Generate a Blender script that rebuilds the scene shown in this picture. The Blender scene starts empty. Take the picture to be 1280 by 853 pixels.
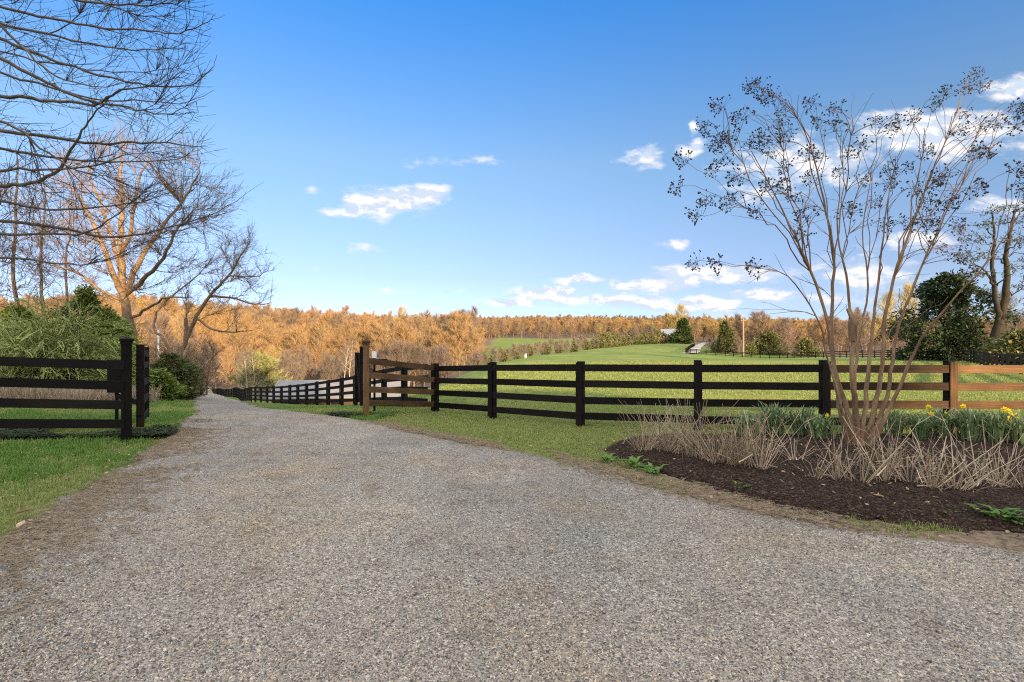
import bpy, math, random
import numpy as np
from mathutils import Vector, Matrix
R = math.radians
rnd = random.Random(7)
C = bpy.context.scene.collection
S = bpy.context.scene

# ------------------------------------------------------------------ camera
F = 640.0                      # focal length in photo pixels (photo 1280 wide)
CZ = 1.7
cam = bpy.data.cameras.new('camera'); cam.sensor_width = 36; cam.lens = 36 * F / 1280
cam.clip_start = 0.05; cam.clip_end = 8000
co = bpy.data.objects.new('camera', cam); C.objects.link(co)
co.location = (0, 0, CZ); co.rotation_euler = (R(90), 0, 0)
S.camera = co
S.view_settings.view_transform = 'Standard'; S.view_settings.look = 'None'
S.view_settings.gamma = 1.0; S.view_settings.use_curve_mapping = False
S.view_settings.exposure = 1.95
S.cycles.max_bounces = 5; S.cycles.diffuse_bounces = 2; S.cycles.glossy_bounces = 2
S.cycles.transmission_bounces = 3; S.cycles.transparent_max_bounces = 6
S.cycles.use_denoising = False; S.cycles.filter_width = 1.15

# ------------------------------------------------------------------ sun + sky
SUN_EL, SUN_AZ = R(11.5), R(30)           # behind the camera, to the right
ldir = Vector((-math.sin(SUN_AZ) * math.cos(SUN_EL), math.cos(SUN_AZ) * math.cos(SUN_EL), -math.sin(SUN_EL)))
sl = bpy.data.lights.new('sun', 'SUN'); sl.energy = 3.6; sl.angle = R(0.6); sl.color = (1.0, 0.70, 0.39)
so = bpy.data.objects.new('sun', sl); C.objects.link(so)
so.rotation_euler = ldir.to_track_quat('-Z', 'Y').to_euler(); so.location = (20, -40, 30)

W = bpy.data.worlds.new('World'); S.world = W; W.use_nodes = True
wt = W.node_tree; wt.nodes.clear()

class NT:
    """small helper to write node trees"""
    def __init__(s, nt): s.nt = nt
    def n(s, typ, **kw):
        nd = s.nt.nodes.new(typ)
        for k, v in kw.items():
            if k.startswith('_'): setattr(nd, k[1:], v)
        for k, v in kw.items():
            if k.startswith('_'): continue
            key = int(k[1:]) if k[0] == 'i' and k[1:].isdigit() else k.replace('__', ' ')
            s.set(nd.inputs[key], v)
        return nd
    def set(s, sock, v):
        if isinstance(v, bpy.types.NodeSocket): s.nt.links.new(v, sock)
        elif isinstance(v, bpy.types.Node): s.nt.links.new(v.outputs[0], sock)
        else:
            if sock.type == 'RGBA' and isinstance(v, (tuple, list)) and len(v) == 3: v = (*v, 1)
            sock.default_value = v
    def m(s, op, a, b=None, c=None, clamp=False):
        nd = s.nt.nodes.new('ShaderNodeMath'); nd.operation = op; nd.use_clamp = clamp
        for i, v in enumerate((a, b, c)):
            if v is not None: s.set(nd.inputs[i], v)
        return nd.outputs[0]
    def mix(s, f, a, b, blend='MIX'):
        nd = s.nt.nodes.new('ShaderNodeMix'); nd.data_type = 'RGBA'; nd.blend_type = blend
        s.set(nd.inputs[0], f); s.set(nd.inputs[6], a); s.set(nd.inputs[7], b)
        return nd.outputs[2]
    def ramp(s, f, stops, interp='LINEAR'):
        nd = s.nt.nodes.new('ShaderNodeValToRGB'); cr = nd.color_ramp; cr.interpolation = interp
        while len(cr.elements) < len(stops): cr.elements.new(0.5)
        for e, (p, c) in zip(cr.elements, stops):
            e.position = p; e.color = (*c, 1) if len(c) == 3 else c
        s.set(nd.inputs[0], f)
        return nd.outputs[0]
    def rng(s, v, a, b, c=0.0, d=1.0, smooth=True):
        nd = s.nt.nodes.new('ShaderNodeMapRange'); nd.interpolation_type = 'SMOOTHSTEP' if smooth else 'LINEAR'
        for i, x in enumerate((v, a, b, c, d)): s.set(nd.inputs[i], x)
        return nd.outputs[0]
    def noise(s, vec, scale, detail=3, rough=0.5, dist=0.0):
        nd = s.nt.nodes.new('ShaderNodeTexNoise')
        if vec is not None: s.set(nd.inputs['Vector'], vec)
        nd.inputs['Scale'].default_value = scale; nd.inputs['Detail'].default_value = detail
        nd.inputs['Roughness'].default_value = rough; nd.inputs['Distortion'].default_value = dist
        return nd.outputs[0]

w = NT(wt)
sky = w.n('ShaderNodeTexSky'); sky.sky_type = 'NISHITA'; sky.sun_disc = False
sky.sun_elevation = SUN_EL; sky.sun_rotation = math.pi - SUN_AZ
sky.altitude = 100; sky.air_density = 1.0; sky.dust_density = 0.6; sky.ozone_density = 1.6
tc = w.n('ShaderNodeTexCoord')
sep = w.n('ShaderNodeSeparateXYZ', Vector=tc.outputs['Generated'])
zlift = w.m('MULTIPLY_ADD', w.m('MAXIMUM', sep.outputs[2], 0.0), .90, .10)     # clear air: skip the murky band right at the horizon
lifted = w.n('ShaderNodeCombineXYZ', X=sep.outputs[0], Y=sep.outputs[1], Z=zlift)
w.set(sky.inputs['Vector'], lifted.outputs[0]) if 'Vector' in sky.inputs else None
yy = w.m('MAXIMUM', sep.outputs[1], 0.02)
u = w.m('DIVIDE', sep.outputs[0], yy); v = w.m('DIVIDE', sep.outputs[2], yy)
uv = w.n('ShaderNodeCombineXYZ', X=u, Y=v)
# clouds of the sky: (centre px, py, half width, half height, strength)
CL = [(485, 250, 62, 21, 1.2), (540, 242, 34, 14, 1.1), (440, 262, 50, 7, .8), (435, 243, 12, 8, .55), (465, 310, 28, 9, .5), (388, 238, 14, 6, .35),
      (545, 201, 34, 7, .45), (600, 197, 26, 6, .4), (800, 195, 26, 17, .85), (865, 186, 22, 10, 1.), (867, 160, 9, 13, .8), (838, 306, 24, 7, .75),
      (1175, 168, 110, 32, 1.35), (1265, 112, 40, 20, 1.), (1010, 205, 100, 32, .8), (950, 240, 60, 16, .6), (1250, 254, 44, 12, .8), (900, 345, 95, 13, 1.25),
      (820, 357, 64, 10, 1.2), (720, 352, 30, 7, 1.05), (690, 368, 60, 10, 1.1), (780, 376, 95, 10, 1.05), (880, 379, 80, 9, 1.05), (640, 377, 45, 7, .95), (960, 372, 65, 8, 1.0),
      (1080, 340, 70, 20, .9), (1140, 300, 60, 14, .8), (1060, 375, 90, 9, .7), (400, 329, 10, 6, .4), (480, 363, 16, 4, .4), (565, 365, 16, 4, .35),
      (1330, 180, 60, 40, .9), (-60, 250, 90, 22, .8), (1500, 120, 150, 40, .9)]
wn = w.n('ShaderNodeTexNoise', Vector=uv); wn.inputs['Scale'].default_value = 9; wn.inputs['Detail'].default_value = 4
wo = w.n('ShaderNodeVectorMath', _operation='MULTIPLY_ADD'); w.set(wo.inputs[0], wn.outputs['Color']); wo.inputs[1].default_value = (.10, .05, 0); wo.inputs[2].default_value = (-.05, -.025, 0)
wuv = w.n('ShaderNodeVectorMath', _operation='ADD'); w.set(wuv.inputs[0], uv.outputs[0]); w.set(wuv.inputs[1], wo.outputs[0])
acc = None
for (cx, cy, rx, ry, st) in CL:
    mp = w.n('ShaderNodeVectorMath', _operation='MULTIPLY_ADD'); w.set(mp.inputs[0], wuv.outputs[0])
    sx, sy = F / rx, F / ry
    mp.inputs[1].default_value = (sx, sy, 0); mp.inputs[2].default_value = (-(cx - 640) / F * sx, -(426 - cy) / F * sy, 0)
    ln = w.n('ShaderNodeVectorMath', _operation='LENGTH'); w.set(ln.inputs[0], mp.outputs[0])
    f = w.m('MULTIPLY', w.m('SUBTRACT', 1.25, ln.outputs[1]), st)
    acc = f if acc is None else w.m('MAXIMUM', acc, f)
nfine = w.noise(w.n('ShaderNodeVectorMath', _operation='MULTIPLY', i0=uv.outputs[0], i1=(1, 2.2, 1)).outputs[0], 17, 6, .62)
dens = w.m('ADD', acc, w.m('MULTIPLY', w.m('SUBTRACT', nfine, .5), 1.75))
cmask = w.rng(dens, .10, .85)
cmask = w.m('MULTIPLY', cmask, w.rng(sep.outputs[1], .05, .12))
# cloud shade: lit tops, grey-blue bases
up = w.n('ShaderNodeVectorMath', _operation='ADD', i0=uv.outputs[0], i1=(0.006, 0.014, 0))
n2 = w.noise(w.n('ShaderNodeVectorMath', _operation='MULTIPLY', i0=up.outputs[0], i1=(1, 2.2, 1)).outputs[0], 17, 5, .6)
litf = w.rng(w.m('SUBTRACT', nfine, n2), -.05, .06)
tone = w.ramp(sep.outputs[2], [(0, (.66, .60, .68)), (.12, (.60, .545, .63)), (.33, (.56, .63, .70)), (.56, (.20, .57, .96)), (.75, (.8, .95, 1.05))])
SKYK = w.mix(1.0, sky.outputs[0], tone, 'MULTIPLY')
ccol = w.mix(litf, (1.85, 2.1, 2.5), (2.75, 2.68, 2.66))
col = w.mix(w.m('MULTIPLY', cmask, .93), SKYK, ccol)
# unseen cloud added overhead and behind the viewer to brighten and neutralise ambient light
hn = w.noise(w.n('ShaderNodeVectorMath', _operation='DIVIDE', i0=tc.outputs['Generated'], i1=w.n('ShaderNodeCombineXYZ', X=w.m('MAXIMUM', sep.outputs[2], .15), Y=w.m('MAXIMUM', sep.outputs[2], .15), Z=w.m('MAXIMUM', sep.outputs[2], .15)).outputs[0]).outputs[0], 1.6, 5, .6)
over = w.m('MULTIPLY', w.rng(hn, .24, .46), w.m('MAXIMUM', w.rng(sep.outputs[2], .58, .74), w.m('MULTIPLY', w.rng(sep.outputs[1], .0, -.25), w.rng(sep.outputs[2], .12, .3))))
col = w.mix(w.m('MULTIPLY', over, .9), col, (7.0, 6.75, 6.45))
bg = w.n('ShaderNodeBackground', Color=col, Strength=0.10)
wo_ = w.n('ShaderNodeOutputWorld', Surface=bg.outputs[0])
W.cycles.sampling_method = 'MANUAL'; W.cycles.sample_map_resolution = 512

# ------------------------------------------------------------------ mesh helpers
class MB:
    def __init__(s): s.v = []; s.f = []; s.uv = []; s.mi = []; s.cur = 0
    def face(s, idx, uvs=None):
        s.f.append(idx); s.mi.append(s.cur)
        s.uv.extend(uvs if uvs else [(0, 0)] * len(idx))
    def quad(s, a, b, c, d, uvs=None):
        n = len(s.v); s.v += [tuple(a), tuple(b), tuple(c), tuple(d)]
        s.face((n, n + 1, n + 2, n + 3), uvs)
    def tri(s, a, b, c, uvs=None):
        n = len(s.v); s.v += [tuple(a), tuple(b), tuple(c)]; s.face((n, n + 1, n + 2), uvs)
    def beam(s, p0, p1, w, h, up=(0, 0, 1), off=None, ch=0.0):
        """box whose axis runs p0->p1; w across (horizontal), h along 'up'"""
        p0 = Vector(p0); p1 = Vector(p1); ax = p1 - p0; L = ax.length; t = ax / L
        up = Vector(up); sd = t.cross(up).normalized(); up2 = sd.cross(t).normalized()
        u0 = rnd.random() * 10
        ring = [(-w/2, -h/2), (w/2, -h/2), (w/2, h/2), (-w/2, h/2)]
        if ch > 0:
            a, b, c = w/2, h/2, ch
            ring = [(-a+c, -b), (a-c, -b), (a, -b+c), (a, b-c), (a-c, b), (-a+c, b), (-a, b-c), (-a, -b+c)]
        k = len(ring); n = len(s.v)
        for p in (p0, p1):
            for (x, y) in ring: s.v.append(tuple(p + sd * x + up2 * y))
        per = 0
        for i in range(k):
            j = (i + 1) % k
            d = math.hypot(ring[j][0] - ring[i][0], ring[j][1] - ring[i][1])
            s.face((n + i, n + j, n + k + j, n + k + i), [(u0, u0 + per), (u0, u0 + per + d), (u0 + L, u0 + per + d), (u0 + L, u0 + per)])
            per += d
        s.face(tuple(n + i for i in reversed(range(k))), [(u0 + ring[i][0], u0 + ring[i][1]) for i in reversed(range(k))])
        s.face(tuple(n + k + i for i in range(k)), [(u0 + ring[i][0], u0 + ring[i][1]) for i in range(k)])
    def tube(s, pts, rads, k=6, cap=True):
        n0 = len(s.v); m = len(pts); L = 0; u0 = rnd.random() * 20
        ref = None
        for i in range(m):
            p = Vector(pts[i])
            t = (Vector(pts[min(i + 1, m - 1)]) - Vector(pts[max(i - 1, 0)]))
            t = t.normalized() if t.length > 1e-9 else Vector((0, 0, 1))
            if ref is None: ref = t.orthogonal().normalized()
            ref = (ref - t * ref.dot(t)); ref = ref.normalized() if ref.length > 1e-6 else t.orthogonal().normalized()
            bn = t.cross(ref)
            for j in range(k):
                a = 2 * math.pi * j / k
                s.v.append(tuple(p + (ref * math.cos(a) + bn * math.sin(a)) * rads[i]))
        for i in range(m - 1):
            d = (Vector(pts[i + 1]) - Vector(pts[i])).length; c = 6.28 * rads[i]
            for j in range(k):
                j2 = (j + 1) % k
                s.face((n0 + i*k + j, n0 + i*k + j2, n0 + (i+1)*k + j2, n0 + (i+1)*k + j),
                       [(u0 + L, u0 + c*j/k), (u0 + L, u0 + c*(j+1)/k), (u0 + L + d, u0 + c*(j+1)/k), (u0 + L + d, u0 + c*j/k)])
            L += d
        if cap and k > 3:
            s.face(tuple(n0 + (m-1)*k + j for j in range(k)))
    def lathe(s, c, prof, k=10):
        n0 = len(s.v)
        for (r, z) in prof:
            for j in range(k):
                a = 2 * math.pi * j / k
                s.v.append((c[0] + r * math.cos(a), c[1] + r * math.sin(a), c[2] + z))
        for i in range(len(prof) - 1):
            for j in range(k):
                j2 = (j + 1) % k
                s.face((n0 + i*k + j, n0 + i*k + j2, n0 + (i+1)*k + j2, n0 + (i+1)*k + j))
    def blob(s, c, r, squash=(1, 1, 1)):
        n = len(s.v); c = Vector(c)
        for d in ((1,0,0), (-1,0,0), (0,1,0), (0,-1,0), (0,0,1), (0,0,-1)):
            s.v.append((c.x + d[0]*r*squash[0], c.y + d[1]*r*squash[1], c.z + d[2]*r*squash[2]))
        for f in ((0,2,4), (2,1,4), (1,3,4), (3,0,4), (2,0,5), (1,2,5), (3,1,5), (0,3,5)):
            s.face(tuple(n + i for i in f))

def mesh_of(name, mb, mats, base=(0, 0, 0), smooth=False):
    me = bpy.data.meshes.new(name)
    v = np.array(mb.v, dtype=np.float32).reshape(-1, 3) - np.array(base, dtype=np.float32)
    nl = np.array([len(f) for f in mb.f], dtype=np.int32)
    li = np.array([i for f in mb.f for i in f], dtype=np.int32)
    me.vertices.add(len(v)); me.vertices.foreach_set('co', v.ravel())
    me.loops.add(len(li)); me.loops.foreach_set('vertex_index', li)
    me.polygons.add(len(nl))
    ls = np.zeros(len(nl), dtype=np.int32); ls[1:] = np.cumsum(nl)[:-1]
    me.polygons.foreach_set('loop_start', ls)
    me.polygons.foreach_set('material_index', np.array(mb.mi, dtype=np.int32))
    me.polygons.foreach_set('use_smooth', np.full(len(nl), bool(smooth), dtype=bool))
    uvl = me.uv_layers.new(name='UVMap')
    uvl.data.foreach_set('uv', np.array(mb.uv, dtype=np.float32).ravel())
    for m in (mats if isinstance(mats, (list, tuple)) else [mats]): me.materials.append(m)
    me.update(calc_edges=True)
    return me

def tag(o, label=None, cat=None, group=None, kind=None):
    if label: o['label'] = label
    if cat: o['category'] = cat
    if group: o['group'] = group
    if kind: o['kind'] = kind
    return o
def thing(name, label, cat, loc, group=None):
    o = bpy.data.objects.new(name, None); C.objects.link(o); o.location = loc; o.empty_display_size = .1
    return tag(o, label, cat, group)
def part(name, mb, mat, parent, smooth=False, label=None):
    b = Vector((0, 0, 0)); p = parent
    while p: b += Vector(p.location); p = p.parent
    o = bpy.data.objects.new(name, mesh_of(name, mb, mat, b, smooth)); C.objects.link(o); o.parent = parent
    if label: o['label'] = label
    return o
def single(name, mb, mat, label, cat, base, group=None, smooth=False):
    o = bpy.data.objects.new(name, mesh_of(name, mb, mat, base, smooth)); C.objects.link(o); o.location = base
    return tag(o, label, cat, group)
def dup(root, loc, rotz=0, scale=1, label=None, group=None):
    r = root.copy(); C.objects.link(r); r.location = loc; r.rotation_euler = (0, 0, rotz)
    r.scale = (scale,) * 3 if not isinstance(scale, tuple) else scale
    if label: r['label'] = label
    if group: r['group'] = group
    for ch in list(root.children):
        c = ch.copy(); C.objects.link(c); c.parent = r
        for g in list(ch.children):
            d = g.copy(); C.objects.link(d); d.parent = c
    return r

# ------------------------------------------------------------------ materials
def mat(name):
    m = bpy.data.materials.new(name); m.use_nodes = True
    nt = m.node_tree; nt.nodes.clear(); h = NT(nt)
    b = h.n('ShaderNodeBsdfPrincipled'); o = h.n('ShaderNodeOutputMaterial', Surface=b.outputs[0])
    return m, h, b
def wood(name, c0, c1, c2, rough=.72):
    m, h, b = mat(name)
    t = h.n('ShaderNodeTexCoord'); oi = h.n('ShaderNodeObjectInfo')
    mp = h.n('ShaderNodeMapping', Vector=t.outputs['UV'], Scale=(1.6, 85, 1))
    g = h.noise(mp.outputs[0], 1.0, 6, .65, .4)
    blot = h.noise(t.outputs['UV'], 1.3, 4, .6)
    f = h.m('ADD', h.m('MULTIPLY', g, .62), h.m('MULTIPLY', blot, .38))
    f = h.m('ADD', f, h.m('MULTIPLY', h.m('SUBTRACT', oi.outputs['Random'], .5), .16))
    c = h.ramp(f, [(.34, c0), (.52, c1), (.70, c2)])
    h.set(b.inputs['Base Color'], c); b.inputs['Roughness'].default_value = rough
    b.inputs['Specular IOR Level'].default_value = .12
    bp = h.n('ShaderNodeBump', Strength=.3, Distance=.003, Height=g); h.set(b.inputs['Normal'], bp.outputs[0])
    return m
M = {}
M['wood_dark'] = wood('black_stained_wood', (.0035, .003, .003), (.0075, .006, .0055), (.020, .014, .010))
M['wood_brown'] = wood('weathered_or_sunlit_brown_wood', (.034, .019, .010), (.10, .056, .027), (.21, .12, .060))  # weathered boards; on the paddock fence the brown stands in for sunlight
M['wood_half_sunlit'] = wood('half_sunlit_wood', (.014, .009, .006), (.042, .024, .014), (.10, .058, .032))  # low sun on one paddock fence bay, put into the board colour

def bark(name, c0, c1, c2, sc=1.0, lichen=None):
    m, h, b = mat(name)
    t = h.n('ShaderNodeTexCoord')
    mp = h.n('ShaderNodeMapping', Vector=t.outputs['UV'], Scale=(6*sc, 26*sc, 1))
    g = h.noise(mp.outputs[0], 1.0, 6, .65, .6)
    big = h.noise(t.outputs['Object'], 1.7, 3, .6)
    c = h.ramp(h.m('ADD', h.m('MULTIPLY', g, .6), h.m('MULTIPLY', big, .4)), [(.33, c0), (.52, c1), (.72, c2)])
    if lichen: c = h.mix(h.rng(h.noise(t.outputs['Object'], 5, 4, .7), .55, .75, 0, .7), c, lichen)
    h.set(b.inputs['Base Color'], c); b.inputs['Roughness'].default_value = .85; b.inputs['Specular IOR Level'].default_value = .2
    bp = h.n('ShaderNodeBump', Strength=.7, Distance=.012, Height=g); h.set(b.inputs['Normal'], bp.outputs[0])
    return m
M['bark_grey'] = bark('grey_brown_bark', (.05, .038, .030), (.11, .085, .066), (.19, .15, .12))
M['bark_tan'] = bark('tan_bark', (.10, .062, .038), (.21, .14, .085), (.33, .24, .16))
M['bark_myrtle'] = bark('smooth_tan_bark', (.085, .050, .030), (.22, .135, .080), (.44, .31, .20), .45, (.17, .15, .13))
M['bark_twig'] = bark('dark_twig_bark', (.035, .026, .022), (.075, .055, .046), (.13, .10, .085))
M['bark_ivy'] = bark('ivy_grown_bark', (.012, .011, .008), (.03, .024, .017), (.055, .042, .03), .35, (.035, .045, .018))
M['bark_white'] = bark('pale_birch_bark', (.16, .13, .10), (.34, .29, .24), (.5, .45, .39))

def twigmat(name, cols, seed=0.0):
    m, h, b = mat(name)
    oi = h.n('ShaderNodeObjectInfo')
    ge = h.n('ShaderNodeNewGeometry')
    c = h.ramp(oi.outputs['Random'], cols)
    k = h.m('MULTIPLY_ADD', ge.outputs['Random Per Island'], .7, .62)
    c = h.mix(1.0, c, h.n('ShaderNodeCombineColor', Red=k, Green=k, Blue=k).outputs[0], 'MULTIPLY')
    h.set(b.inputs['Base Color'], c); b.inputs['Roughness'].default_value = .9; b.inputs['Specular IOR Level'].default_value = .1
    return m
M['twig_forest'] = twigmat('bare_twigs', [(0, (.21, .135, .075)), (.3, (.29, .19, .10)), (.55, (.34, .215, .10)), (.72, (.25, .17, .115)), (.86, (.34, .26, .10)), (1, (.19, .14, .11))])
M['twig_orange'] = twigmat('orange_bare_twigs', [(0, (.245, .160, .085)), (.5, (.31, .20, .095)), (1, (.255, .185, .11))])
M['twig_brown'] = twigmat('brown_bare_twigs', [(0, (.14, .105, .082)), (.5, (.20, .142, .098)), (1, (.165, .13, .108))])
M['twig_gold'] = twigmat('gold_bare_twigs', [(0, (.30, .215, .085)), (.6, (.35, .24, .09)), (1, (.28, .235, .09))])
M['twig_grey'] = twigmat('grey_twigs', [(0, (.12, .098, .084)), (.5, (.17, .14, .115)), (1, (.14, .11, .09))])  # own grey of hedge twigs; in the valley it stands in for shade
M['twig_pale_green'] = twigmat('budding_pale_green_twigs', [(0, (.20, .22, .08)), (1, (.24, .25, .11))])
M['twig_yellow'] = twigmat('budding_yellow_twigs', [(0, (.33, .26, .09)), (1, (.38, .31, .11))])

def leafmat(name, c0, c1, trans=.25, rough=.6, c2=None):
    m, h, b = mat(name)
    ge = h.n('ShaderNodeNewGeometry'); oi = h.n('ShaderNodeObjectInfo')
    t = h.n('ShaderNodeTexCoord')
    f = h.m('ADD', h.m('MULTIPLY', ge.outputs['Random Per Island'], .6), h.m('MULTIPLY', oi.outputs['Random'], .4))
    c = h.ramp(f, [(.05, c0), (.55, tuple((x + y) / 2 for x, y in zip(c0, c1))), (.95, c1)] if not c2 else [(.05, c0), (.6, c1), (.97, c2)])
    h.set(b.inputs['Base Color'], c); b.inputs['Roughness'].default_value = rough; b.inputs['Specular IOR Level'].default_value = .25
    if trans:
        tr = h.n('ShaderNodeBsdfTranslucent', Color=c)
        mx = h.n('ShaderNodeMixShader', Fac=trans); h.set(mx.inputs[1], b.outputs[0]); h.set(mx.inputs[2], tr.outputs[0])
        out = [n for n in h.nt.nodes if n.type == 'OUTPUT_MATERIAL'][0]; h.set(out.inputs[0], mx.outputs[0])
    return m
M['grass'] = leafmat('grass_blades', (.12, .17, .036), (.27, .32, .085), .3, .6, (.46, .40, .22))
M['grass_lush'] = leafmat('lush_grass_blades', (.09, .185, .03), (.19, .31, .065), .3, .55)
M['field_grass'] = leafmat('field_grass_blades', (.11, .16, .036), (.21, .26, .075), .3, .6, (.38, .34, .17))
M['cedar'] = leafmat('cedar_foliage', (.022, .04, .012), (.062, .092, .022), .15)
M['cedar_light'] = leafmat('light_cedar_foliage', (.06, .095, .016), (.21, .26, .05), .2)
M['evergreen'] = leafmat('dark_evergreen_foliage', (.014, .026, .012), (.04, .062, .024), .1)
M['juniper'] = leafmat('juniper_foliage', (.05, .065, .02), (.17, .17, .06), .15)
M['pine'] = leafmat('pine_needles', (.028, .036, .016), (.08, .082, .034), .15)
M['shrub_pale'] = leafmat('pale_green_shoots', (.20, .24, .06), (.52, .56, .22), .25)
M['shade_leaf'] = leafmat('shade_dark_leaves', (.012, .020, .008), (.045, .06, .02), .1, .9)  # fence shadow put into the leaf colour
M['daff_leaf'] = leafmat('daffodil_leaves', (.09, .14, .06), (.24, .31, .15), .25, .5)
M['weed'] = leafmat('weed_leaves', (.07, .15, .02), (.14, .25, .05), .3, .5)
M['dry_stem'] = leafmat('dry_stems', (.16, .11, .07), (.52, .41, .29), .0, .8)
M['dry_leaf'] = leafmat('dry_leaves', (.22, .13, .06), (.5, .38, .24), .2, .7)
M['chip'] = leafmat('mulch_chips', (.012, .007, .005), (.05, .03, .02), .0, .85, (.12, .08, .055))
M['needle'] = leafmat('pine_straw', (.12, .085, .06), (.33, .26, .18), .0, .85)
M['berry'] = leafmat('dark_seed_capsules', (.028, .020, .020), (.095, .066, .060), .0, .6)
M['yellow'] = leafmat('yellow_petals', (.75, .52, .01), (.9, .72, .05), .3, .5)
def pebmat():
    m, h, b = mat('gravel_stones'); oi = h.n('ShaderNodeObjectInfo')
    c = h.ramp(oi.outputs['Random'], [(0, (.05, .046, .044)), (.2, (.14, .125, .11)), (.38, (.23, .225, .225)), (.55, (.34, .27, .19)), (.68, (.30, .31, .33)), (.82, (.44, .37, .28)), (.93, (.60, .56, .50)), (1, (.42, .24, .13))])
    c = h.mix(1., c, (.80, .765, .73), 'MULTIPLY')
    h.set(b.inputs['Base Color'], c); b.inputs['Roughness'].default_value = .75
    return m
M['pebble'] = pebmat()

def plain(name, c, rough=.6, metal=0., nz=.12, sc=8):
    m, h, b = mat(name)
    t = h.n('ShaderNodeTexCoord'); n = h.noise(t.outputs['Object'], sc, 4, .6)
    k = h.m('MULTIPLY_ADD', n, nz * 2, 1 - nz)
    h.set(b.inputs['Base Color'], h.mix(1.0, (*c, 1), h.n('ShaderNodeCombineColor', Red=k, Green=k, Blue=k).outputs[0], 'MULTIPLY'))
    b.inputs['Roughness'].default_value = rough; b.inputs['Metallic'].default_value = metal
    return m
M['black_metal'] = plain('black_painted_metal', (.008, .008, .008), .7)
for _n in M['black_metal'].node_tree.nodes:
    if _n.type == 'BSDF_PRINCIPLED': _n.inputs['Specular IOR Level'].default_value = .08
M['steel'] = plain('galvanised_steel', (.5, .5, .5), .45, .8)
M['white_paint'] = plain('white_paint', (.75, .75, .73), .5)
M['pole_wood'] = plain('utility_pole_wood', (.24, .17, .11), .85, 0, .25, 3)
M['brick'] = plain('red_brick', (.30, .11, .06), .85, 0, .2, 4)
M['glass_dark'] = plain('dark_window_glass', (.03, .035, .04), .15)
M['glass_insul'] = plain('insulator_porcelain', (.3, .3, .32), .3)
def roofmat(name, c, sc=2.2):
    m, h, b = mat(name)
    t = h.n('ShaderNodeTexCoord')
    wv = h.n('ShaderNodeTexWave', Vector=t.outputs['UV'], Scale=sc); wv.bands_direction = 'X'
    n = h.noise(t.outputs['UV'], .7, 5, .65)
    col = h.mix(h.rng(n, .4, .75), (*c, 1), tuple(x * .72 for x in c))
    h.set(b.inputs['Base Color'], col); b.inputs['Roughness'].default_value = .5; b.inputs['Metallic'].default_value = .25
    bp = h.n('ShaderNodeBump', Strength=.5, Distance=.03, Height=wv.outputs[1]); h.set(b.inputs['Normal'], bp.outputs[0])
    return m
M['tin_roof'] = roofmat('weathered_tin_roof', (.19, .18, .172))
M['blue_roof'] = roofmat('pale_metal_roof', (.19, .22, .26))

# ground
def ground_mat():
    m, h, b = mat('grass_ground')
    t = h.n('ShaderNodeTexCoord'); P = t.outputs['Object']
    fo = h.n('ShaderNodeAttribute', _attribute_name='wood').outputs['Fac']
    n1 = h.noise(P, .12, 5, .6); n2 = h.noise(P, .9, 4, .65); n3 = h.noise(P, 14, 4, .7); n4 = h.noise(P, .035, 3, .5)
    st = h.n('ShaderNodeMapping', Vector=P, Scale=(.05, .5, 1), Rotation=(0, 0, R(12)))
    n5 = h.noise(st.outputs[0], 1.0, 4, .6)
    g = h.mix(h.rng(n2, .3, .7), (.075, .12, .024), (.14, .18, .042))
    g = h.mix(h.rng(n1, .45, .72, 0, .75), g, (.23, .22, .085))
    g = h.mix(h.rng(n5, .50, .72, 0, .7), g, (.26, .24, .10))
    g = h.mix(h.rng(n4, .35, .65, 0, .35), g, (.11, .19, .036))
    g = h.mix(h.rng(n3, .55, .75, 0, .6), g, (.17, .145, .065))
    g = h.mix(h.rng(n3, .25, .42, .55, 0), g, (.028, .038, .014))
    fl = h.mix(h.rng(h.m('ADD', h.m('MULTIPLY', n2, .4), h.m('MULTIPLY', n3, .6)), .38, .62), (.062, .046, .034), (.20, .15, .105))
    c = h.mix(fo, g, fl)
    h.set(b.inputs['Base Color'], c); b.inputs['Roughness'].default_value = .95; b.inputs['Specular IOR Level'].default_value = .1
    bp = h.n('ShaderNodeBump', Strength=.8, Distance=.03, Height=h.m('ADD', n3, h.m('MULTIPLY', n2, .6))); h.set(b.inputs['Normal'], bp.outputs[0])
    return m
M['ground'] = ground_mat()
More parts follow.
